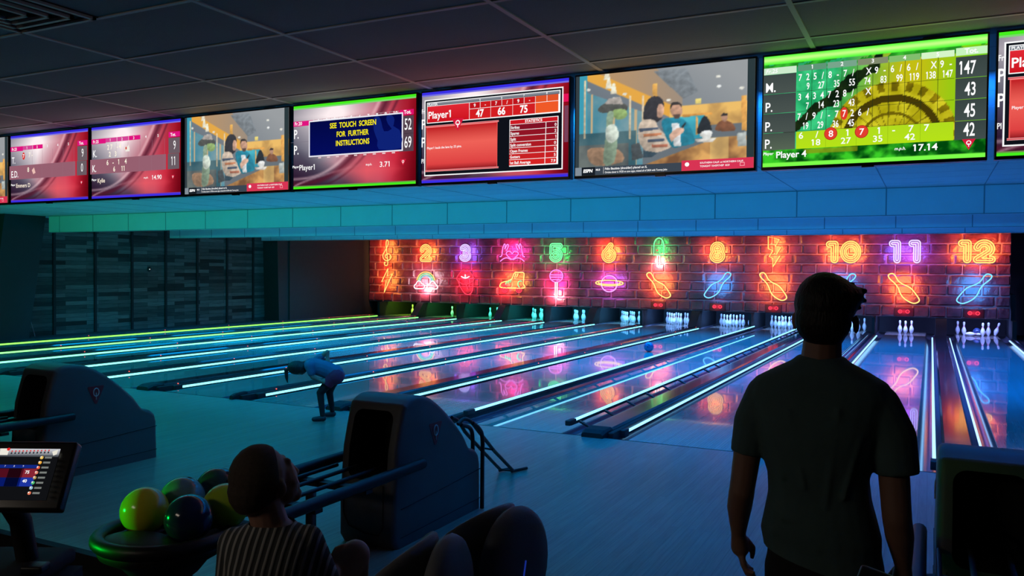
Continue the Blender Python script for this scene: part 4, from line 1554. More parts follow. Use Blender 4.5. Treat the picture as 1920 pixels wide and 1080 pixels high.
# ------------------------------------------------------------------ ball returns
def hood_mesh():
    hw = .215
    prof0 = [(-3.90, 0), (-3.935, .05), (-3.935, .30), (-3.905, .62), (-3.835, .86), (-3.80, .905), (-3.73, .932), (-3.62, .928), (-3.50, .895), (-3.36, .815), (-3.22, .71), (-3.08, .585), (-3.00, .485), (-2.965, .462), (-2.90, .44), (-2.85, .395), (-2.832, .33), (-2.825, 0)]
    mid_ = [p[:2] for p in smooth_path([(q_[0], q_[1], 0) for q_ in prof0[3:16]], False, 4)]
    prof = prof0[:3] + mid_ + prof0[16:]
    bm = bmesh.new()
    n = len(prof)
    va = [bm.verts.new((-hw, p[0], p[1])) for p in prof]
    vb = [bm.verts.new((hw, p[0], p[1])) for p in prof]
    for i in range(n):
        bm.faces.new((va[i], va[(i + 1) % n], vb[(i + 1) % n], vb[i]))
    bm.faces.new(va[::-1]); bm.faces.new(vb)
    bmesh.ops.recalc_face_normals(bm, faces=bm.faces[:])
    ed = [e for e in bm.edges if (abs(abs(e.verts[0].co.x) - hw) < 1e-5) and e.verts[0].co.x * e.verts[1].co.x > 0 and max(e.verts[0].co.z, e.verts[1].co.z) > .001]
    bmesh.ops.bevel(bm, geom=ed, offset=.035, segments=4, profile=.5, affect='EDGES')
    me = bpy.data.meshes.new('hood')
    bm.to_mesh(me); bm.free()
    me.materials.append(M['hood']); me.materials.append(M['hooddark'])
    t = bpy.data.objects.new('tmp', me); COL.objects.link(t)
    # cutter for the ball mouth
    bm = bmesh.new()
    bmesh.ops.create_cube(bm, size=1)
    for v in bm.verts:
        v.co = Vector((v.co.x * .30, -3.80 + v.co.y * .56, .635 + v.co.z * .43))
    bmesh.ops.bevel(bm, geom=[e for e in bm.edges if abs(e.verts[0].co.y - e.verts[1].co.y) > .1], offset=.06, segments=6, profile=.5, affect='EDGES')
    mc = bpy.data.meshes.new('cut'); bm.to_mesh(mc); bm.free()
    mc.materials.append(M['hood']); mc.materials.append(M['hooddark'])
    for p in mc.polygons: p.material_index = 1
    cobj = bpy.data.objects.new('cut', mc); COL.objects.link(cobj)
    md = t.modifiers.new('b', 'BOOLEAN'); md.operation = 'DIFFERENCE'; md.object = cobj; md.solver = 'EXACT'
    dg = bpy.context.evaluated_depsgraph_get()
    me2 = bpy.data.meshes.new_from_object(t.evaluated_get(dg))
    me2.name = 'hood'
    me2.polygons.foreach_set('use_smooth', [True] * len(me2.polygons))
    me2.set_sharp_from_angle(angle=math.radians(38))
    bpy.data.objects.remove(t); bpy.data.objects.remove(cobj)
    return me2


hood_me = hood_mesh()


def ball_return(x, label):
    root = empty('ball_return', label, 'ball return', (x, 0, 0), group='ball returns on the approach')
    o = bpy.data.objects.new('hood', hood_me); COL.objects.link(o); o.parent = root
    b = MB()                       # seams of the shell and the front hatch
    for s in (-1, 1):
        b.tube([(s * .2155, -3.86, .245), (s * .2155, -3.4, .262), (s * .2155, -2.84, .29)], .0035, 5)
        b.tube([(s * .2155, -3.86, .065), (s * .2155, -2.84, .075)], .003, 5)
    hatch = [(-.17, -3.9385, .40), (-.17, -3.9395, .20), (-.13, -3.9385, .12), (0, -3.9385, .085), (.10, -3.9385, .085), (.135, -3.9385, .14), (.135, -3.9385, .40)]
    b.tube(hatch, .003, 5)
    b.build('seam', M['blackmatt'], root)
    for s in (-1, 1):
        b = MB()
        X = s * .2165
        tri = [(-.078, .06), (-.070, .070), (.070, .070), (.078, .06), (.012, -.078), (0, -.084), (-.012, -.078)]
        b.prism([(-3.46 + p[0], .66 + p[1]) for p in tri], 'x', min(X, X - s * .006), max(X, X + s * .001), 0)
        em = b.build('emblem', M['emblem_red'], root)
        em['label'] = 'dark red triangle emblem with a white ringed letter'
        b = MB()
        b.tube([(X + s * .003, -3.46 + .026 * math.cos(t * math.pi / 10), .677 + .034 * math.sin(t * math.pi / 10)) for t in range(20)], .0042, 6, closed=True)
        b.tube([(X + s * .003, -3.46, .672), (X + s * .003, -3.46, .612)], .0038, 6)
        b.build('letter', M['emblem_white'], em)
    zr = .515
    b = MB()                        # outer guard tube running round the tray
    path = [(.285, -3.72, zr), (.285, -4.4, zr), (.285, -5.42, zr)] + [(.285 * math.cos(math.radians(a)), -5.46 + .285 * math.sin(math.radians(a)), zr) for a in range(0, -181, -12)] + [(-.285, -5.42, zr), (-.285, -4.4, zr), (-.285, -3.72, zr)]
    b.tube(path, .034, 12)
    b.build('guard_rail', M['railtube'], root)
    for s in (-1, 1):
        for q in (.075, .205):
            b = MB()
            y1 = -3.55 if q < .1 else -3.96
            b.tube([(s * q, y1, .500), (s * q, -5.56, .500)], .013, 8)
            b.build('track_rail', M['railtube'], root)
    for yy in (-4.28, -4.72, -5.1):
        b = MB()
        b.prism([(-.285, .455), (.285, .455), (.285, .475), (.22, .487), (-.22, .487), (-.285, .475)], 'y', yy - .03, yy + .03)
        b.build('crossbar', M['black'], root)
    b = MB()
    b.lathe([(.001, .468), (.10, .470), (.2, .455), (.262, .475), (.285, .505), (.30, .49), (.285, .45), (.20, .40), (.15, .34), (.10, .30), (.001, .29)], (0, -5.46, 0), 32)
    b.build('tray', M['black'], root)
    b = MB()
    b.ball((0, -5.60, .485), .245, .15, .060, n=24)
    b.build('tray_cover', M['black'], root)
    b = MB()
    b.lathe([(.05, .31), (.05, -.04), (.14, -.07), (.16, -.098), (.001, -.099)], (0, -5.46, 0), 24)
    b.build('pedestal', M['black'], root)
    b = MB()
    b.lathe([(.001, .47), (.03, .47), (.03, .01), (.06, .004), (.001, .002)], (0, -4.45, 0), 16)
    b.build('support_post', M['black'], root)


BRX = [(LC[11] + LC[12]) / 2, (LC[9] + LC[10]) / 2, (LC[7] + LC[8]) / 2]
ball_return(BRX[0] - .008, 'grey ball return at the right edge, its dark mouth facing the seats')
ball_return(BRX[1] - .008, 'grey ball return in the middle with five balls on its tray')
ball_return(BRX[2] - .008, 'grey ball return on the left behind the scoring console')

R_ = .1085
def bowling_ball(loc, material, label, rot=(0, 0, 0), holes=True):
    b = MB()
    b.ball((0, 0, 0), R_, n=32)
    o = b.build('bowling_ball', material, loc=loc)
    o.rotation_euler = rot
    tag(o, label, 'bowling ball')
    if holes:
        b = MB()
        for ax, ay in ((-.13, .0), (.13, .0), (0, -.5)):
            p = Vector((math.sin(ax), math.sin(ay), 1)).normalized() * R_
            t = p.normalized()
            b.tube([p - t * .004, p + t * .0006], .012, 12)
        b.build('finger_hole', M['blackmatt'], o)
    return o


M['b_yellow'] = mat('ball_yellow', (.62, .55, .03), .15, spec=.6, noise=.15, nscale=14)
M['b_lime'] = mat('ball_lime', (.45, .62, .03), .2, spec=.6, noise=.15, nscale=14)
M['b_teal'] = mat('ball_teal', (.03, .09, .09), .2, spec=.6, noise=.2)
M['b_navy'] = mat('ball_navy', (.012, .02, .07), .12, spec=.6, noise=.2)
M['b_marble'] = mat('ball_marble', (.12, .25, .27), .15, spec=.6, noise=.7, nscale=9)
M['b_lane'] = mat('ball_blue', (.05, .09, .20), .2, spec=.6, noise=.2)
XB = BRX[1] - .008
zb = .602
bowling_ball((XB - .14, -5.46, zb), M['b_yellow'], 'glossy yellow bowling ball nearest the end of the tray', (2.6, 1.2, 0))
bowling_ball((XB - .14, -5.238, zb), M['b_marble'], 'marbled grey and teal bowling ball behind the yellow one', (-.7, .2, 0))
bowling_ball((XB + .14, -5.45, zb), M['b_navy'], 'dark navy bowling ball beside the yellow one', (2.7, -.6, 0))
bowling_ball((XB - .14, -5.012, zb), M['b_teal'], 'dark teal bowling ball farthest along the tray', (.5, .6, 1))
bowling_ball((XB + .14, -5.228, zb), M['b_lime'], 'lime green bowling ball partly behind the seated boy', (2.8, .6, 2))
bowling_ball((-4.79, 9.17, R_), M['b_lane'], 'blue bowling ball rolling down the lane under the neon 8', (1, .4, 0))
bowling_ball((LC[12] + .02, 18.80, R_), M['b_lane'], 'blue bowling ball among the pins under the neon 12', (1.4, .4, 0))

# ------------------------------------------------------------------ kids' ball ramp beside the middle ball return
RX0, RY0 = -2.44, -2.45
root = empty('ball_ramp', 'black tubular ball ramp standing behind the middle ball return', 'ball ramp', (RX0, RY0, 0))
W_ = lambda pts: [(x - RX0, y - RY0, z) for x, y, z in pts]
b = MB()
b.tube(W_(smooth_path([(-2.262, -3.22, .68), (-2.255, -3.15, .705), (-2.262, -3.04, .67), (-2.30, -2.85, .56)], False, 4) + [(-2.40, -2.42, .325), (-2.545, -1.80, .022)]), .014, 8)
b.build('track', M['black'], root)
b = MB()
b.tube(W_(smooth_path([(-2.372, -3.12, .70), (-2.378, -3.02, .66), (-2.42, -2.85, .55)], False, 4) + [(-2.52, -2.42, .325), (-2.660, -1.82, .022)]), .014, 8)
b.build('track', M['black'], root)
for pts in ([(-2.258, -3.02, .655), (-2.255, -2.93, .60), (-2.258, -2.875, .52), (-2.262, -2.865, .3), (-2.265, -2.86, .005)], [(-2.385, -2.97, .625), (-2.385, -2.84, .58), (-2.388, -2.79, .50), (-2.39, -2.785, .3), (-2.39, -2.785, .005)]):
    b = MB()
    b.tube(W_(smooth_path(pts, False, 4)), .016, 8)
    b.build('leg', M['black'], root)
for p0, p1, r_ in (((-2.365, -2.50, .355), (-2.49, -2.52, .365), .008), ((-2.55, -1.80, .022), (-2.665, -1.82, .022), .010), ((-2.56, -1.80, .014), (-2.495, -1.63, .014), .013), ((-2.665, -1.83, .014), (-2.62, -1.70, .014), .011)):
    b = MB()
    b.tube(W_([p0, p1]), r_, 8)
    b.build('crossbar', M['black'], root)

# ------------------------------------------------------------------ chairs, stool, consoles
def chair_shells(root):
    b = MB()
    n = 28
    prof = [(.0, .045), (.55, .044), (.85, .036), (.96, .022), (1.0, .0), (.96, -.02), (.85, -.03), (.5, -.034), (.0, -.035)]
    V, Fc = [], []
    for (t, x) in prof:
        for k in range(n):
            a = 2 * math.pi * k / n
            V.append((x, .190 * t * math.cos(a), .215 * t * math.sin(a)))
    for i in range(len(prof) - 1):
        for k in range(n):
            Fc.append((i * n + k, i * n + (k + 1) % n, (i + 1) * n + (k + 1) % n, (i + 1) * n + k))
    b.add(V, Fc, 0, True)
    back = b.build('back_cover', M['chair'], root, (0, 0, .78))
    b = MB()
    b.tube([(.047, 0.006, .026), (.047, -.006, -.026)], .003, 6)
    bd = b.build('badge', [M['slot']], back)
    bd['label'] = 'slot with a blue reflection put in as glow'
    # the curved inner back rest, a separate pad
    prof3 = [(.0, 0.0), (.6, 0.0), (.9, .004), (.98, .012), (1.0, .024), (.98, .036), (.9, .044), (.6, .048), (.0, .048)]
    V, Fc = [], []
    for (t, x) in prof3:
        for k in range(n):
            a = 2 * math.pi * k / n
            yy, zz = t * math.cos(a), t * math.sin(a)
            V.append((-.055 - x - .15 * yy * yy + .02 * zz, .235 * yy, .205 * zz))
    for i in range(len(prof3) - 1):
        for k in range(n):
            Fc.append((i * n + k, i * n + (k + 1) % n, (i + 1) * n + (k + 1) % n, (i + 1) * n + k))
    b = MB(); b.add(V, Fc, 0, True)
    b.build('backrest', M['chair'], root, (0, 0, .785))
    b = MB()
    V, prof2 = [], [(0, .045), (.7, .04), (.93, .022), (1, 0), (.93, -.022), (.7, -.035), (0, -.04)]
    Fc = []
    for (t, z) in prof2:
        for k in range(n):
            a = 2 * math.pi * k / n
            V.append((-.33 + .22 * t * math.cos(a), .21 * t * math.sin(a), z + .02 * (t * math.cos(a)) ** 2))
    for i in range(len(prof2) - 1):
        for k in range(n):
            Fc.append((i * n + k, i * n + (k + 1) % n, (i + 1) * n + (k + 1) % n, (i + 1) * n + k))
    b.add(V, Fc, 0, True)
    b.build('seat', M['chair'], root, (0, 0, .47))
    b = MB()
    b.tube([(-.02, 0, .80), (.0, 0, .62), (-.06, 0, .47), (-.18, 0, .43), (-.30, 0, .425)], .022, 10)
    b.build('back_bracket', M['black'], root)
    b = MB()
    b.lathe([(.045, .43), (.045, .04), (.19, .02), (.20, .002), (.001, .001)], (-.33, 0, 0), 24)
    b.build('pedestal', M['steel'], root)


for (x, y, rz, lab) in ((-.69, -5.48, math.radians(-10), 'grey chair with an oval back and blue glint in its slot, nearest the ball ramp'),
                        (-.735, -5.875, math.radians(10), 'grey oval-backed chair between the seated boy and the blue-glinting chair')):
    root = empty('lounge_chair', lab, 'chair', (x, y, -.1), rz, 'grey round-backed chairs by the approach')
    chair_shells(root)
root = empty('stool', 'low round grey stool under the seated boy', 'stool', (-1.16, -6.27, -.1))
b = MB(); b.lathe([(.001, .62), (.13, .62), (.16, .60), (.17, .575), (.15, .555), (.001, .55)], n=28); b.build('seat', M['chair'], root)
b = MB(); b.lathe([(.035, .555), (.035, .05), (.17, .02), (.18, .001), (.001, .0005)], n=20); b.build('pedestal', M['steel'], root)


def console_screen():
    s = Screen(.345, .168)
    s.rect(0, 0, 1, 1, (16, 17, 20))
    s.rect(0, .86, 1, 1, (96, 100, 108), (206, 208, 214))
    s.rect(0, .84, 1, .87, (70, 74, 80))
    s.rect(.44, .87, .52, 1.0, (236, 232, 220)); s.disc(.515, .985, .016, .03, (225, 40, 40))
    for k in range(11):
        s.disc(.555 + k * .036, .945, .008, .016, (210, 60, 60)); s.disc(.555 + k * .036, .905, .008, .02, (40, 42, 50))
    s.poly([(.95, .92), (1, .96), (1, .87), (.97, .84)], (232, 228, 214))
    for v0, c in ((.41, (124, 18, 34)), (.235, (8, 34, 150))):
        s.rect(.0, v0, .86, v0 + .17, lerp(c, (4, 6, 20), .35)); s.rect(.60, v0, .72, v0 + .17, lerp(c, (0, 0, 8), .75)); s.rect(.74, v0, .86, v0 + .17, lerp(c, (255, 255, 255), .08))
    s.rect(0, .585, .86, .65, (18, 40, 130))
    for k in range(9):
        s.text(str(k + 1), .05 + k * .085, .60, .035, (200, 205, 230), .01)
    for k, (t, q) in enumerate((('9-', '47'), ('7/', '66'), ('9-', '75'))):
        s.text(t, .30 + k * .10, .52, .045, WHT, .01); s.text(q, .30 + k * .10, .43, .05, WHT, .02)
        s.text(('8-', '4-', '-5')[k], .26 + k * .10, .345, .045, WHT, .01); s.text(('20', '36', '40')[k], .26 + k * .10, .25, .05, WHT, .02)
    s.text('75', .80, .46, .06, WHT, .025, 'c'); s.text('40', .80, .29, .06, WHT, .025, 'c')
    for k, c in enumerate(((230, 190, 90), (240, 170, 60), (226, 90, 60), (220, 130, 110), (180, 150, 90), (80, 190, 120), (150, 190, 210), (226, 120, 90))):
        v0 = .77 - k * .10
        s.disc(.895, v0, .016, .032, c); s.disc(.888, v0 + .012, .007, .014, (255, 245, 230))
        s.rect(.925, v0 - .018, .99, v0 + .018, (120, 124, 120))
    return s


cons_me = console_screen().mesh('screen_picture', M['screen'], True)


def console(corner, right, upv, label, anchor):
    """corner: the named upper corner of the casing; right/up: unit axes of the tilted screen"""
    right = Vector(right).normalized(); upv = Vector(upv).normalized()
    nrm = right.cross(upv).normalized()             # away from the viewer is -nrm
    W, H = .44, .225
    org = Vector(corner) - upv * H - (right * W if anchor == 'tr' else right * 0)
    mat_ = Matrix((( right.x, -nrm.x, upv.x, org.x), (right.y, -nrm.y, upv.y, org.y), (right.z, -nrm.z, upv.z, org.z), (0, 0, 0, 1)))
    base = Vector((org.x, org.y, 0)) + right * (W / 2) - nrm * .14
    ang = math.atan2(right.y, right.x)
    root = empty('scoring_console', label, 'scoring console', (base.x, base.y, -.1), ang, 'scoring consoles in front of the seats')
    inv = (Matrix.Translation((base.x, base.y, -.1)) @ Matrix.Rotation(ang, 4, 'Z')).inverted()
    b = MB(); b.T = inv @ mat_
    b.rbox(0, W, 0, .042, 0, H, .010)
    b.build('casing', M['bezel'], root)
    o = bpy.data.objects.new('screen_picture', cons_me); COL.objects.link(o)
    o.parent = root
    o.matrix_local = inv @ mat_ @ Matrix.Translation((.048, -.0015, .030))
    b = MB()
    b.tube([(0, .09, .85), (0, .05, 1.0), (0, -.06, 1.14)], .035, 10)
    b.build('stand_arm', M['black'], root)
    b = MB()
    b.rbox(-.34, .10, -.10, .22, .80, .855, .02)
    b.build('desk', M['blackmatt'], root)
    b = MB()
    b.prism([(-.17, -.08), (.17, -.08), (.14, .18), (-.14, .18)], 'z', .0, .80)
    b.build('pedestal', M['blackmatt'], root)
    b = MB()
    b.rbox(.06, .13, -.06, .0, .855, .88, .008)
    b.build('card_reader', M['railtube'], root)


console((-1.844, -6.376, 1.176), (.892, .452, 0), (-.052, .102, .19), 'scoring console with a lit touch screen at the left edge', 'tr')
console((.518, -6.314, 1.155), (.815, -.58, 0), (.06, .085, .19), 'scoring console in front of the standing man', 'tl')

# ------------------------------------------------------------------ small fittings
b = MB()
root = empty('ceiling_vent', 'square ceiling air vent with nested frames at the upper left', 'air vent', (-3.28, -5.735, ZC))
b.box(-.29, .29, -.29, .29, -.006, -.002)
b.build('backing', M['blackmatt'], root)
M['ventgreen'] = mat('vent_enamel', (.5, .5, .5), .4, noise=.05)
for q in (.285, .215, .15, .085):
    b = MB()
    z0 = -.018 - (.285 - q) * .06
    for (x0, x1, y0, y1) in ((-q, q, -q, -q + .02), (-q, q, q - .02, q), (-q, -q + .02, -q, q), (q - .02, q, -q, q)):
        b.box(x0, x1, y0, y1, z0, z0 + .014)
    b.build('frame', M['ventgreen'], root)
root = empty('wall_fixture', 'small black round fixture with a white light on the wood wall', 'wall fixture', (XL, 8.24, 1.68))
b = MB(); b.ball((.02, 0, 0), .04, .06, .07, n=16); b.build('housing', M['black'], root)
b = MB(); b.ball((.058, -.012, 0), .012, n=10); b.build('lens', M['whiteled'], root)
b = MB(); b.tube([(0, 0, 0), (-.10, -.11, .62)], .008, 8)
o = b.build('thin_pole', M['steel'], loc=(-19.05, 4.75, .008)); tag(o, 'thin pale pole leaning on the wood wall by the near column', 'pole')

# ------------------------------------------------------------------ people
def stripes_mat():
    m_ = bpy.data.materials.new('striped_knit')
    m_.use_nodes = True
    nt = m_.node_tree
    bs = nt.nodes['Principled BSDF']
    bs.inputs['Roughness'].default_value = .95
    tc = nt.nodes.new('ShaderNodeTexCoord')
    mp = nt.nodes.new('ShaderNodeMapping')
    mp.inputs['Rotation'].default_value = (0, math.radians(-14), 0)
    nt.links.new(tc.outputs['Object'], mp.inputs[0])
    w = nt.nodes.new('ShaderNodeTexWave')
    w.bands_direction = 'X'
    w.inputs['Scale'].default_value = 15.0
    w.inputs['Distortion'].default_value = .5
    w.inputs['Detail'].default_value = 1
    nt.links.new(mp.outputs[0], w.inputs['Vector'])
    cr = nt.nodes.new('ShaderNodeValToRGB')
    cr.color_ramp.elements[0].position = .62; cr.color_ramp.elements[0].color = (.055, .06, .062, 1)
    cr.color_ramp.elements[1].position = .82; cr.color_ramp.elements[1].color = (.40, .40, .39, 1)
    nt.links.new(w.outputs['Fac'], cr.inputs[0])
    nt.links.new(cr.outputs[0], bs.inputs['Base Color'])
    bp = nt.nodes.new('ShaderNodeBump'); bp.inputs['Strength'].default_value = .5; bp.inputs['Distance'].default_value = .004
    nt.links.new(w.outputs['Fac'], bp.inputs['Height']); nt.links.new(bp.outputs[0], bs.inputs['Normal'])
    return m_


M['stripe'] = stripes_mat()


def face(b, c, fwd, s=1.0, up=Vector((0, 0, 1))):
    """nose, brow, lips, chin on the front of a head centred at c looking along fwd"""
    c, f = Vector(c), Vector(fwd).normalized()
    up = (up - f * up.dot(f)).normalized()
    rt = f.cross(up)
    P = lambda x, y, z: c + (rt * x + f * y + up * z) * s
    Rf = Matrix((rt, f, up)).transposed().to_euler()
    b.ball(P(0, .028, -.018), .064 * s, .062 * s, .088 * s, n=16, rot=Rf)
    b.capsule(P(0, .078, .018), .008 * s, P(0, .091, -.018), .0115 * s, 8)
    for q in (-1, 1):
        b.ball(P(.030 * q, .066, .014), .0125 * s, n=8)
        b.ball(P(.026 * q, .066, .034), .015 * s, n=8)
        b.ball(P(.034 * q, .055, -.03), .026 * s, n=8)
    b.capsule(P(-.018, .080, -.052), .007 * s, P(.018, .080, -.052), .007 * s, 8)
    b.capsule(P(-.015, .078, -.062), .008 * s, P(.015, .078, -.062), .008 * s, 8)
    b.ball(P(0, .062, -.086), .027 * s, n=10)


def ear(b, c, out, s=1.0):
    b.ball(c, .010 * s, .020 * s, .031 * s, n=10)
    b.ball((c[0] + out * .005 * s, c[1] - .008 * s, c[2] + .004), .006 * s, .012 * s, .022 * s, n=8)


def hand(b, wrist, palm, tips, thumb, r0=.0095):
    """palm block and five bent fingers; tips: four (knuckle, mid, tip)"""
    b.capsule(wrist, .024, palm, .031)
    for kn, mid, tip in tips:
        b.capsule(palm, .014, kn, r0 + .001, 8)
        b.capsule(kn, r0 + .001, mid, r0, 8)
        b.capsule(mid, r0, tip, r0 - .0015, 8)
    b.capsule(thumb[0], .014, thumb[1], .011, 8)
    b.capsule(thumb[1], .011, thumb[2], .009, 8)


# --- the standing man, seen from behind
BX, BY, BZ = .35, -5.42, -.10
T = Matrix.Translation((-BX, -BY, -BZ))
Y = BY
b = MB(); b.T = T
b.ball((.347, Y + .01, 1.635), .078, .095, .108, n=20)
b.ball((.347, Y + .035, 1.575), .062, .068, .075, n=16)
face(b, (.347, Y + .005, 1.605), (0, 1, 0))
ear(b, (.260, Y - .005, 1.598), -1); ear(b, (.437, Y - .005, 1.592), 1)
b.capsule((.343, Y - .012, 1.56), .055, (.337, Y - .008, 1.44), .064)
b.rings([((.337, Y, 1.47), .05, .05), ((.337, Y, 1.43), .11, .065), ((.335, Y, 1.38), .165, .085), ((.333, Y, 1.28), .165, .10), ((.335, Y, 1.12), .138, .095), ((.345, Y, .98), .145, .10), ((.352, Y, .86), .16, .105)])
# left arm (image left), elbow slightly bent
b.capsule((.178, Y, 1.325), .044, (.120, Y - .01, 1.17), .045); b.capsule((.120, Y - .01, 1.17), .044, (.106, Y - .02, 1.045), .040)
b.capsule((.106, Y - .02, 1.045), .041, (.092, Y + .015, .98), .040); b.capsule((.092, Y + .015, .98), .040, (.084, Y + .045, .885), .024)
hand(b, (.084, Y + .045, .885), (.088, Y + .06, .835),
     [((.086, Y + .092, .795), (.098, Y + .10, .765), (.122, Y + .088, .758)), ((.092, Y + .075, .785), (.106, Y + .08, .752), (.132, Y + .066, .748)),
      ((.098, Y + .055, .782), (.112, Y + .056, .752), (.137, Y + .045, .753)), ((.104, Y + .035, .79), (.117, Y + .034, .767), (.137, Y + .028, .768))],
     ((.100, Y + .075, .86), (.124, Y + .085, .832), (.122, Y + .088, .800)))
# right arm
b.capsule((.498, Y, 1.315), .045, (.548, Y - .01, 1.16), .046); b.capsule((.548, Y - .01, 1.16), .045, (.560, Y - .02, 1.02), .042)
b.capsule((.560, Y - .02, 1.02), .042, (.568, Y + .0, .96), .041); b.capsule((.568, Y + .0, .96), .041, (.578, Y + .035, .865), .025)
hand(b, (.578, Y + .035, .865), (.576, Y + .05, .815),
     [((.578, Y + .085, .775), (.566, Y + .09, .742), (.545, Y + .078, .728)), ((.574, Y + .066, .768), (.560, Y + .07, .732), (.538, Y + .06, .722)),
      ((.568, Y + .046, .768), (.554, Y + .046, .735), (.533, Y + .038, .73)), ((.562, Y + .028, .775), (.549, Y + .027, .752), (.533, Y + .022, .745))],
     ((.562, Y + .07, .842), (.542, Y + .082, .812), (.545, Y + .085, .780)))
for s in (-1, 1):
    b.capsule((.352 + s * .085, Y, .84), .085, (.352 + s * .10, Y + .01, .42), .058)
    b.capsule((.352 + s * .10, Y + .01, .42), .058, (.352 + s * .11, Y - .01, .0), .038)
    b.capsule((.352 + s * .11, Y - .02, -.045), .036, (.352 + s * .13, Y + .14, -.07), .028)
man = b.fuse('person', M['skin'], .0052, 5, loc=(BX, BY, BZ))
tag(man, 'standing man seen from behind in a dark green tee shirt', 'person')
b = MB(); b.T = T                                        # hair: short sides, ruffled top swept right
b.ball((.345, Y - .002, 1.652), .0905, .103, .100, n=20)
b.ball((.345, Y - .035, 1.605), .084, .070, .085, n=18)
b.ball((.352, Y, 1.662), .093, .098, .084, n=20)
b.ball((.408, Y + .012, 1.676), .050, .060, .040, n=14)
b.ball((.365, Y, 1.705), .055, .06, .034, n=14)
for p0, r0_, p1, r1_ in (((.345, Y, 1.715), .026, (.352, Y, 1.743), .007), ((.37, Y + .01, 1.715), .020, (.386, Y + .01, 1.735), .006), ((.40, Y + .01, 1.70), .022, (.425, Y + .015, 1.716), .006), ((.425, Y + .02, 1.69), .022, (.458, Y + .025, 1.694), .008), ((.43, Y + .02, 1.67), .020, (.460, Y + .025, 1.664), .006),
                   ((.315, Y, 1.71), .022, (.312, Y, 1.729), .006), ((.29, Y, 1.69), .022, (.276, Y, 1.702), .006), ((.42, Y + .01, 1.655), .024, (.444, Y + .015, 1.642), .007), ((.345, Y - .05, 1.70), .02, (.335, Y - .07, 1.71), .006), ((.39, Y - .05, 1.69), .02, (.405, Y - .07, 1.695), .006)):
    b.capsule(p0, r0_, p1, r1_, 10)
b.fuse('hair', M['hair_dark'], .0045, 2, cuts=[(Vector((0, .075, 0)) , Vector((0, 1, -.35)))], parent=man)
b = MB(); b.T = T
b.rings([((.337, Y - .005, 1.492), .068, .062), ((.337, Y - .005, 1.475), .085, .070), ((.337, Y - .004, 1.447), .140, .085), ((.336, Y, 1.415), .195, .098), ((.335, Y, 1.37), .212, .110), ((.333, Y, 1.29), .196, .122), ((.329, Y, 1.20), .172, .122), ((.333, Y, 1.12), .150, .116),
         ((.338, Y, 1.06), .152, .114), ((.342, Y - .004, .98), .170, .122), ((.343, Y - .004, .945), .178, .125), ((.347, Y, .90), .173, .124), ((.353, Y, .855), .176, .126), ((.356, Y, .80), .176, .126)])
b.capsule((.172, Y, 1.358), .062, (.137, Y - .005, 1.27), .062); b.capsule((.137, Y - .005, 1.27), .062, (.120, Y - .012, 1.165), .054, flat=True)
b.capsule((.503, Y, 1.350), .064, (.545, Y - .005, 1.26), .066); b.capsule((.545, Y - .005, 1.26), .066, (.560, Y - .012, 1.150), .062, flat=True)
for p0, p1 in (((.26, Y - .108, 1.33), (.31, Y - .118, 1.10)), ((.40, Y - .108, 1.34), (.37, Y - .116, 1.05)), ((.22, Y - .09, 1.28), (.245, Y - .105, 1.12)), ((.46, Y - .09, 1.27), (.42, Y - .108, 1.08)), ((.25, Y - .11, 1.0), (.40, Y - .122, .955)), ((.22, Y - .10, .955), (.35, Y - .125, .925))):
    b.capsule(p0, .010, p1, .006, 8)
b.fuse('tee_shirt', M['tee'], .0058, 9, cuts=[(Vector((0, 0, .955)), Vector((-.23, 0, -1)))], parent=man)
b = MB(); b.T = T
b.rings([((.354, Y, 1.0), .150, .108), ((.354, Y, .93), .164, .115), ((.354, Y, .84), .170, .118), ((.354, Y, .78), .165, .115)])
for s in (-1, 1):
    b.capsule((.354 + s * .085, Y, .82), .092, (.354 + s * .10, Y + .01, .42), .070)
    b.capsule((.354 + s * .10, Y + .01, .42), .070, (.354 + s * .11, Y - .01, -.04), .060, flat=True)
b.fuse('trousers', M['trousers'], .008, 4, parent=man)
for s in (-1, 1):
    b = MB(); b.T = T
    b.capsule((.354 + s * .11, Y - .035, -.058), .040, (.354 + s * .135, Y + .16, -.066), .034)
    b.fuse('shoe', M['shoe'], .006, 3, cuts=[(Vector((0, 0, .001)), Vector((0, 0, -1)))], parent=man)

# --- the seated boy, looking up to the right
TH = math.atan2(.452, .892)
b = MB()
hd = Vector((-.004, .0, 1.118))
b.ball(hd, .083, .092, .094, n=20)
b.ball((-.015, -.015, 1.085), .072, .075, .080, n=16)
b.ball((.035, .035, 1.085), .062, .060, .062, n=16)
face(b, (.018, .018, 1.110), (.78, .52, .30), .93)
b.ball((.066, -.034, 1.092), .022, .014, .031, n=10)
b.ball((.071, -.042, 1.096), .014, .009, .022, n=8)
b.capsule((.005, -.01, 1.06), .052, (.032, .0, .96), .056)
b.rings([((.032, 0, .985), .05, .05), ((.032, 0, .96), .09, .055), ((.033, 0, .91), .115, .07), ((.035, .01, .80), .10, .075), ((.035, .02, .68), .10, .08), ((.035, .03, .60), .115, .095), ((.035, .04, .55), .10, .09)])
b.capsule((.145, .0, .915), .042, (.195, .05, .79), .034); b.capsule((.195, .05, .79), .033, (.190, .148, .785), .022)
hand(b, (0.190, 0.148, 0.785), (0.196, 0.178, 0.800), [((0.183, 0.203, 0.813), (0.190, 0.224, 0.827), (0.208, 0.235, 0.828)), ((0.193, 0.205, 0.823), (0.204, 0.223, 0.834), (0.222, 0.226, 0.829)), ((0.203, 0.203, 0.817), (0.218, 0.216, 0.823), (0.230, 0.210, 0.810)), ((0.211, 0.198, 0.805), (0.226, 0.208, 0.805), (0.234, 0.200, 0.793))],
     ((0.183, 0.168, 0.815), (0.190, 0.184, 0.837), (0.206, 0.194, 0.843)), .0075)
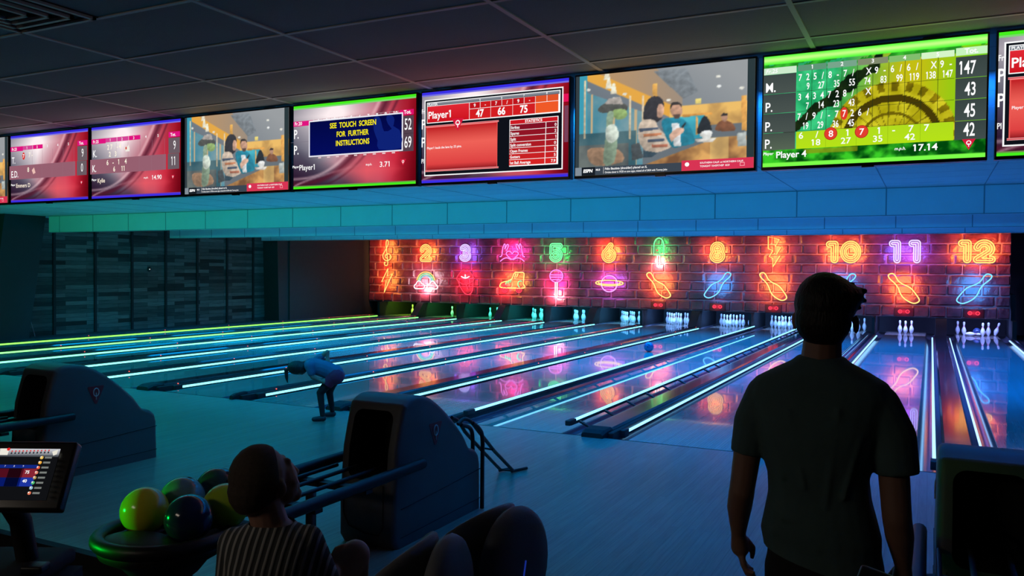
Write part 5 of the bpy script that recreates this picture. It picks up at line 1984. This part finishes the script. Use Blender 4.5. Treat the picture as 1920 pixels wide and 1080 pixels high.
b.capsule((-.085, .0, .905), .042, (-.115, .06, .77), .034); b.capsule((-.115, .06, .77), .033, (-.07, .19, .70), .022)
hand(b, (-.07, .19, .70), (-.058, .215, .688), [((-.065, .245, .676), (-.06, .265, .665), (-.055, .275, .655)), ((-.052, .247, .674), (-.046, .268, .662), (-.042, .276, .652)), ((-.04, .244, .674), (-.033, .263, .663), (-.03, .27, .654)), ((-.03, .238, .678), (-.022, .254, .668), (-.02, .26, .66))],
     ((-.045, .21, .705), (-.03, .225, .705), (-.022, .238, .698)), .0075)
b.capsule((.095, .05, .61), .072, (.245, .205, .812), .050)
b.capsule((.245, .205, .812), .049, (.225, .30, .60), .044); b.capsule((.225, .30, .60), .042, (.21, .335, .46), .030)
b.capsule((.21, .335, .435), .030, (.20, .435, .43), .022)
b.capsule((-.02, .05, .61), .072, (-.05, .30, .60), .052)
b.capsule((-.05, .30, .60), .050, (-.06, .31, .38), .045); b.capsule((-.06, .31, .38), .042, (-.06, .30, .20), .030)
b.capsule((-.06, .30, .17), .030, (-.06, .40, .155), .022)
boy = b.fuse('person', M['skin'], .0048, 4)
boy.location = (-1.155, -6.265, 0); boy.rotation_euler = (0, 0, TH)
tag(boy, 'seated boy in a striped shirt looking up at the screens, one bare knee raised', 'person')
b = MB()
b.ball(hd + Vector((-.003, -.002, .002)), .088, .097, .098, n=20)
b.ball((-.018, -.020, 1.085), .074, .078, .082, n=16)
b.fuse('hair', M['hair_brown'], .0045, 3, cuts=[(Vector((.045, .0, 1.1)), Vector((.9, .45, .05))), (Vector((0, 0, 1.045)), Vector((.35, .2, -1)))], parent=boy)
b = MB()
b.rings([((.033, -.002, .987), .062, .058), ((.033, -.002, .972), .080, .066), ((.033, 0, .955), .122, .075), ((.033, 0, .925), .148, .084), ((.034, .0, .87), .140, .092), ((.035, .01, .78), .132, .095), ((.035, .02, .66), .135, .105), ((.035, .03, .58), .14, .115)])
b.capsule((.140, .0, .925), .050, (.185, .035, .80), .044, flat=False)
b.capsule((-.080, .0, .915), .050, (-.110, .045, .79), .044, flat=False)
b.fuse('striped_shirt', M['stripe'], .0055, 3, cuts=[(Vector((0, 0, .60)), Vector((0, 0, -1))), (Vector((0, 0, .983)), Vector((0, 0, 1)))], parent=boy)
b = MB()
b.rings([((.035, .03, .68), .115, .098), ((.035, .035, .60), .135, .112), ((.035, .04, .535), .115, .10)])
b.capsule((.095, .05, .61), .082, (.19, .15, .735), .070, flat=True)
b.capsule((-.02, .05, .61), .082, (-.045, .23, .605), .070, flat=True)
b.fuse('shorts', M['trousers'], .007, 3, parent=boy)

# --- the girl bending over at the foul line
GX, GY = -5.55, -.62
b = MB(); b.T = Matrix.Translation((-GX, -GY, 0))
hip, sh, nk, hdp = Vector((-5.445, -.60, .525)), Vector((-5.675, -.735, .635)), Vector((-5.715, -.76, .615)), Vector((-5.815, -.815, .605))
ax = (hdp - nk).normalized()
rq = Vector((ax.x, ax.y, 0)).to_track_quat('X', 'Z').to_euler()
b.ball(hdp, .100, .072, .074, n=18, rot=rq)
face(b, hdp + Vector((.01, 0, -.012)), Vector((-.12, -.05, -1)), .66, up=ax)
side = Vector((ax.y, -ax.x, 0)).normalized()
b.capsule(hdp, .04, nk, .036); b.capsule(nk, .036, sh, .04)
b.capsule(sh, .072, hip, .082)
b.capsule(sh - side * .05, .06, sh + side * .05, .06)
b.capsule(hip - side * .03, .075, hip + side * .03, .075)
# near leg and far leg
fr = Vector((.45, -.89, 0))
b.capsule(hip + fr * .05, .062, (-5.572, -.70, .325), .043); b.capsule((-5.572, -.70, .325), .042, (-5.535, -.705, .075), .026)
b.capsule((-5.533, -.705, .035), .028, (-5.590, -.755, .022), .020)
b.capsule(hip - fr * .05, .062, (-5.560, -.555, .325), .043); b.capsule((-5.560, -.555, .325), .042, (-5.625, -.42, .075), .026)
b.capsule((-5.622, -.42, .035), .028, (-5.668, -.455, .022), .020)
# raised arm behind the back, lower arm on the thigh
shA, elA, haA = sh - fr * .08 + Vector((0, 0, .02)), Vector((-5.555, -.60, .785)), Vector((-5.545, -.605, .700))
b.capsule(shA, .034, elA, .027); b.capsule(elA, .026, haA, .018)
hand(b, haA, haA + Vector((.004, 0, -.03)), [(haA + Vector((.012 * k - .016, .004, -.052)), haA + Vector((.012 * k - .014, .006, -.068)), haA + Vector((.012 * k - .010, .004, -.08))) for k in range(4)], (haA + Vector((.018, 0, -.02)), haA + Vector((.032, 0, -.034)), haA + Vector((.034, 0, -.048))), .006)
shB, elB, haB = sh + fr * .08, Vector((-5.60, -.80, .515)), Vector((-5.52, -.74, .465))
b.capsule(shB, .034, elB, .027); b.capsule(elB, .026, haB, .018)
hand(b, haB, haB + Vector((.026, .016, -.004)), [(haB + Vector((.046, .028, .012 - .009 * k)), haB + Vector((.060, .036, .008 - .009 * k)), haB + Vector((.070, .040, .0 - .009 * k))) for k in range(4)], (haB + Vector((.016, .008, .016)), haB + Vector((.03, .016, .026)), haB + Vector((.042, .022, .026))), .006)
girl = b.fuse('person', M['skin'], .0045, 4, loc=(GX, GY, 0))
tag(girl, 'girl with a ponytail bending forward at the foul line', 'person')
Tg = Matrix.Translation((-GX, -GY, 0))
b = MB(); b.T = Tg
b.ball(hdp + Vector((-.003, -.001, .006)), .108, .082, .080, n=18, rot=rq)
b.ball(hdp + Vector((.05, .024, .0)), .06, .070, .070, n=14, rot=rq)
b.capsule(hdp + ax * .095 + Vector((0, 0, .0)), .018, hdp + ax * .125 + Vector((0, 0, -.01)), .022, 8)
b.capsule(hdp + ax * .125 + Vector((0, 0, -.01)), .024, hdp + ax * .118 + Vector((0, 0, -.10)), .018, 8)
b.capsule(hdp + ax * .118 + Vector((0, 0, -.10)), .018, hdp + ax * .108 + Vector((0, 0, -.155)), .006, 8)
b.fuse('hair', M['hair_dark'], .0045, 3, parent=girl, cuts=[])
b = MB(); b.T = Tg
mid = (sh + hip) / 2 + Vector((0, 0, .02))
b.capsule(sh, .086, mid, .098); b.capsule(mid, .098, hip + Vector((0, 0, .015)), .105)
b.capsule(sh - side * .055, .068, sh + side * .055, .068)
b.capsule(shA, .050, shA.lerp(elA, .55), .044); b.capsule(shB, .050, shB.lerp(elB, .6), .046)
b.fuse('tee_shirt', M['tee_blue'], .006, 3, parent=girl)
b = MB(); b.T = Tg
b.capsule(hip - side * .035 + Vector((.012, .006, -.01)), .098, hip + side * .035 + Vector((.012, .006, -.01)), .098)
b.capsule(hip + fr * .05, .080, hip + fr * .05 + Vector((-.07, -.04, -.105)), .066, flat=True)
b.capsule(hip - fr * .05, .080, hip - fr * .05 + Vector((-.07, .02, -.105)), .066, flat=True)
b.fuse('shorts', M['shorts_red'], .006, 3, parent=girl)
b = MB(); b.T = Tg
b.capsule(hip + fr * .05, .070, (-5.572, -.70, .325), .044); b.capsule((-5.572, -.70, .325), .043, (-5.535, -.705, .07), .028)
b.capsule(hip - fr * .05, .070, (-5.560, -.555, .325), .044); b.capsule((-5.560, -.555, .325), .043, (-5.625, -.42, .07), .028)
b.fuse('leggings', M['trousers'], .006, 3, parent=girl)
for p0, p1 in (((-5.528, -.700, .036), (-5.606, -.768, .030)), ((-5.617, -.415, .036), (-5.684, -.467, .030))):
    b = MB(); b.T = Tg
    b.capsule(p0, .034, p1, .027)
    b.fuse('shoe', M['shoe'], .005, 3, cuts=[(Vector((0, 0, .001)), Vector((0, 0, -1)))], parent=girl)
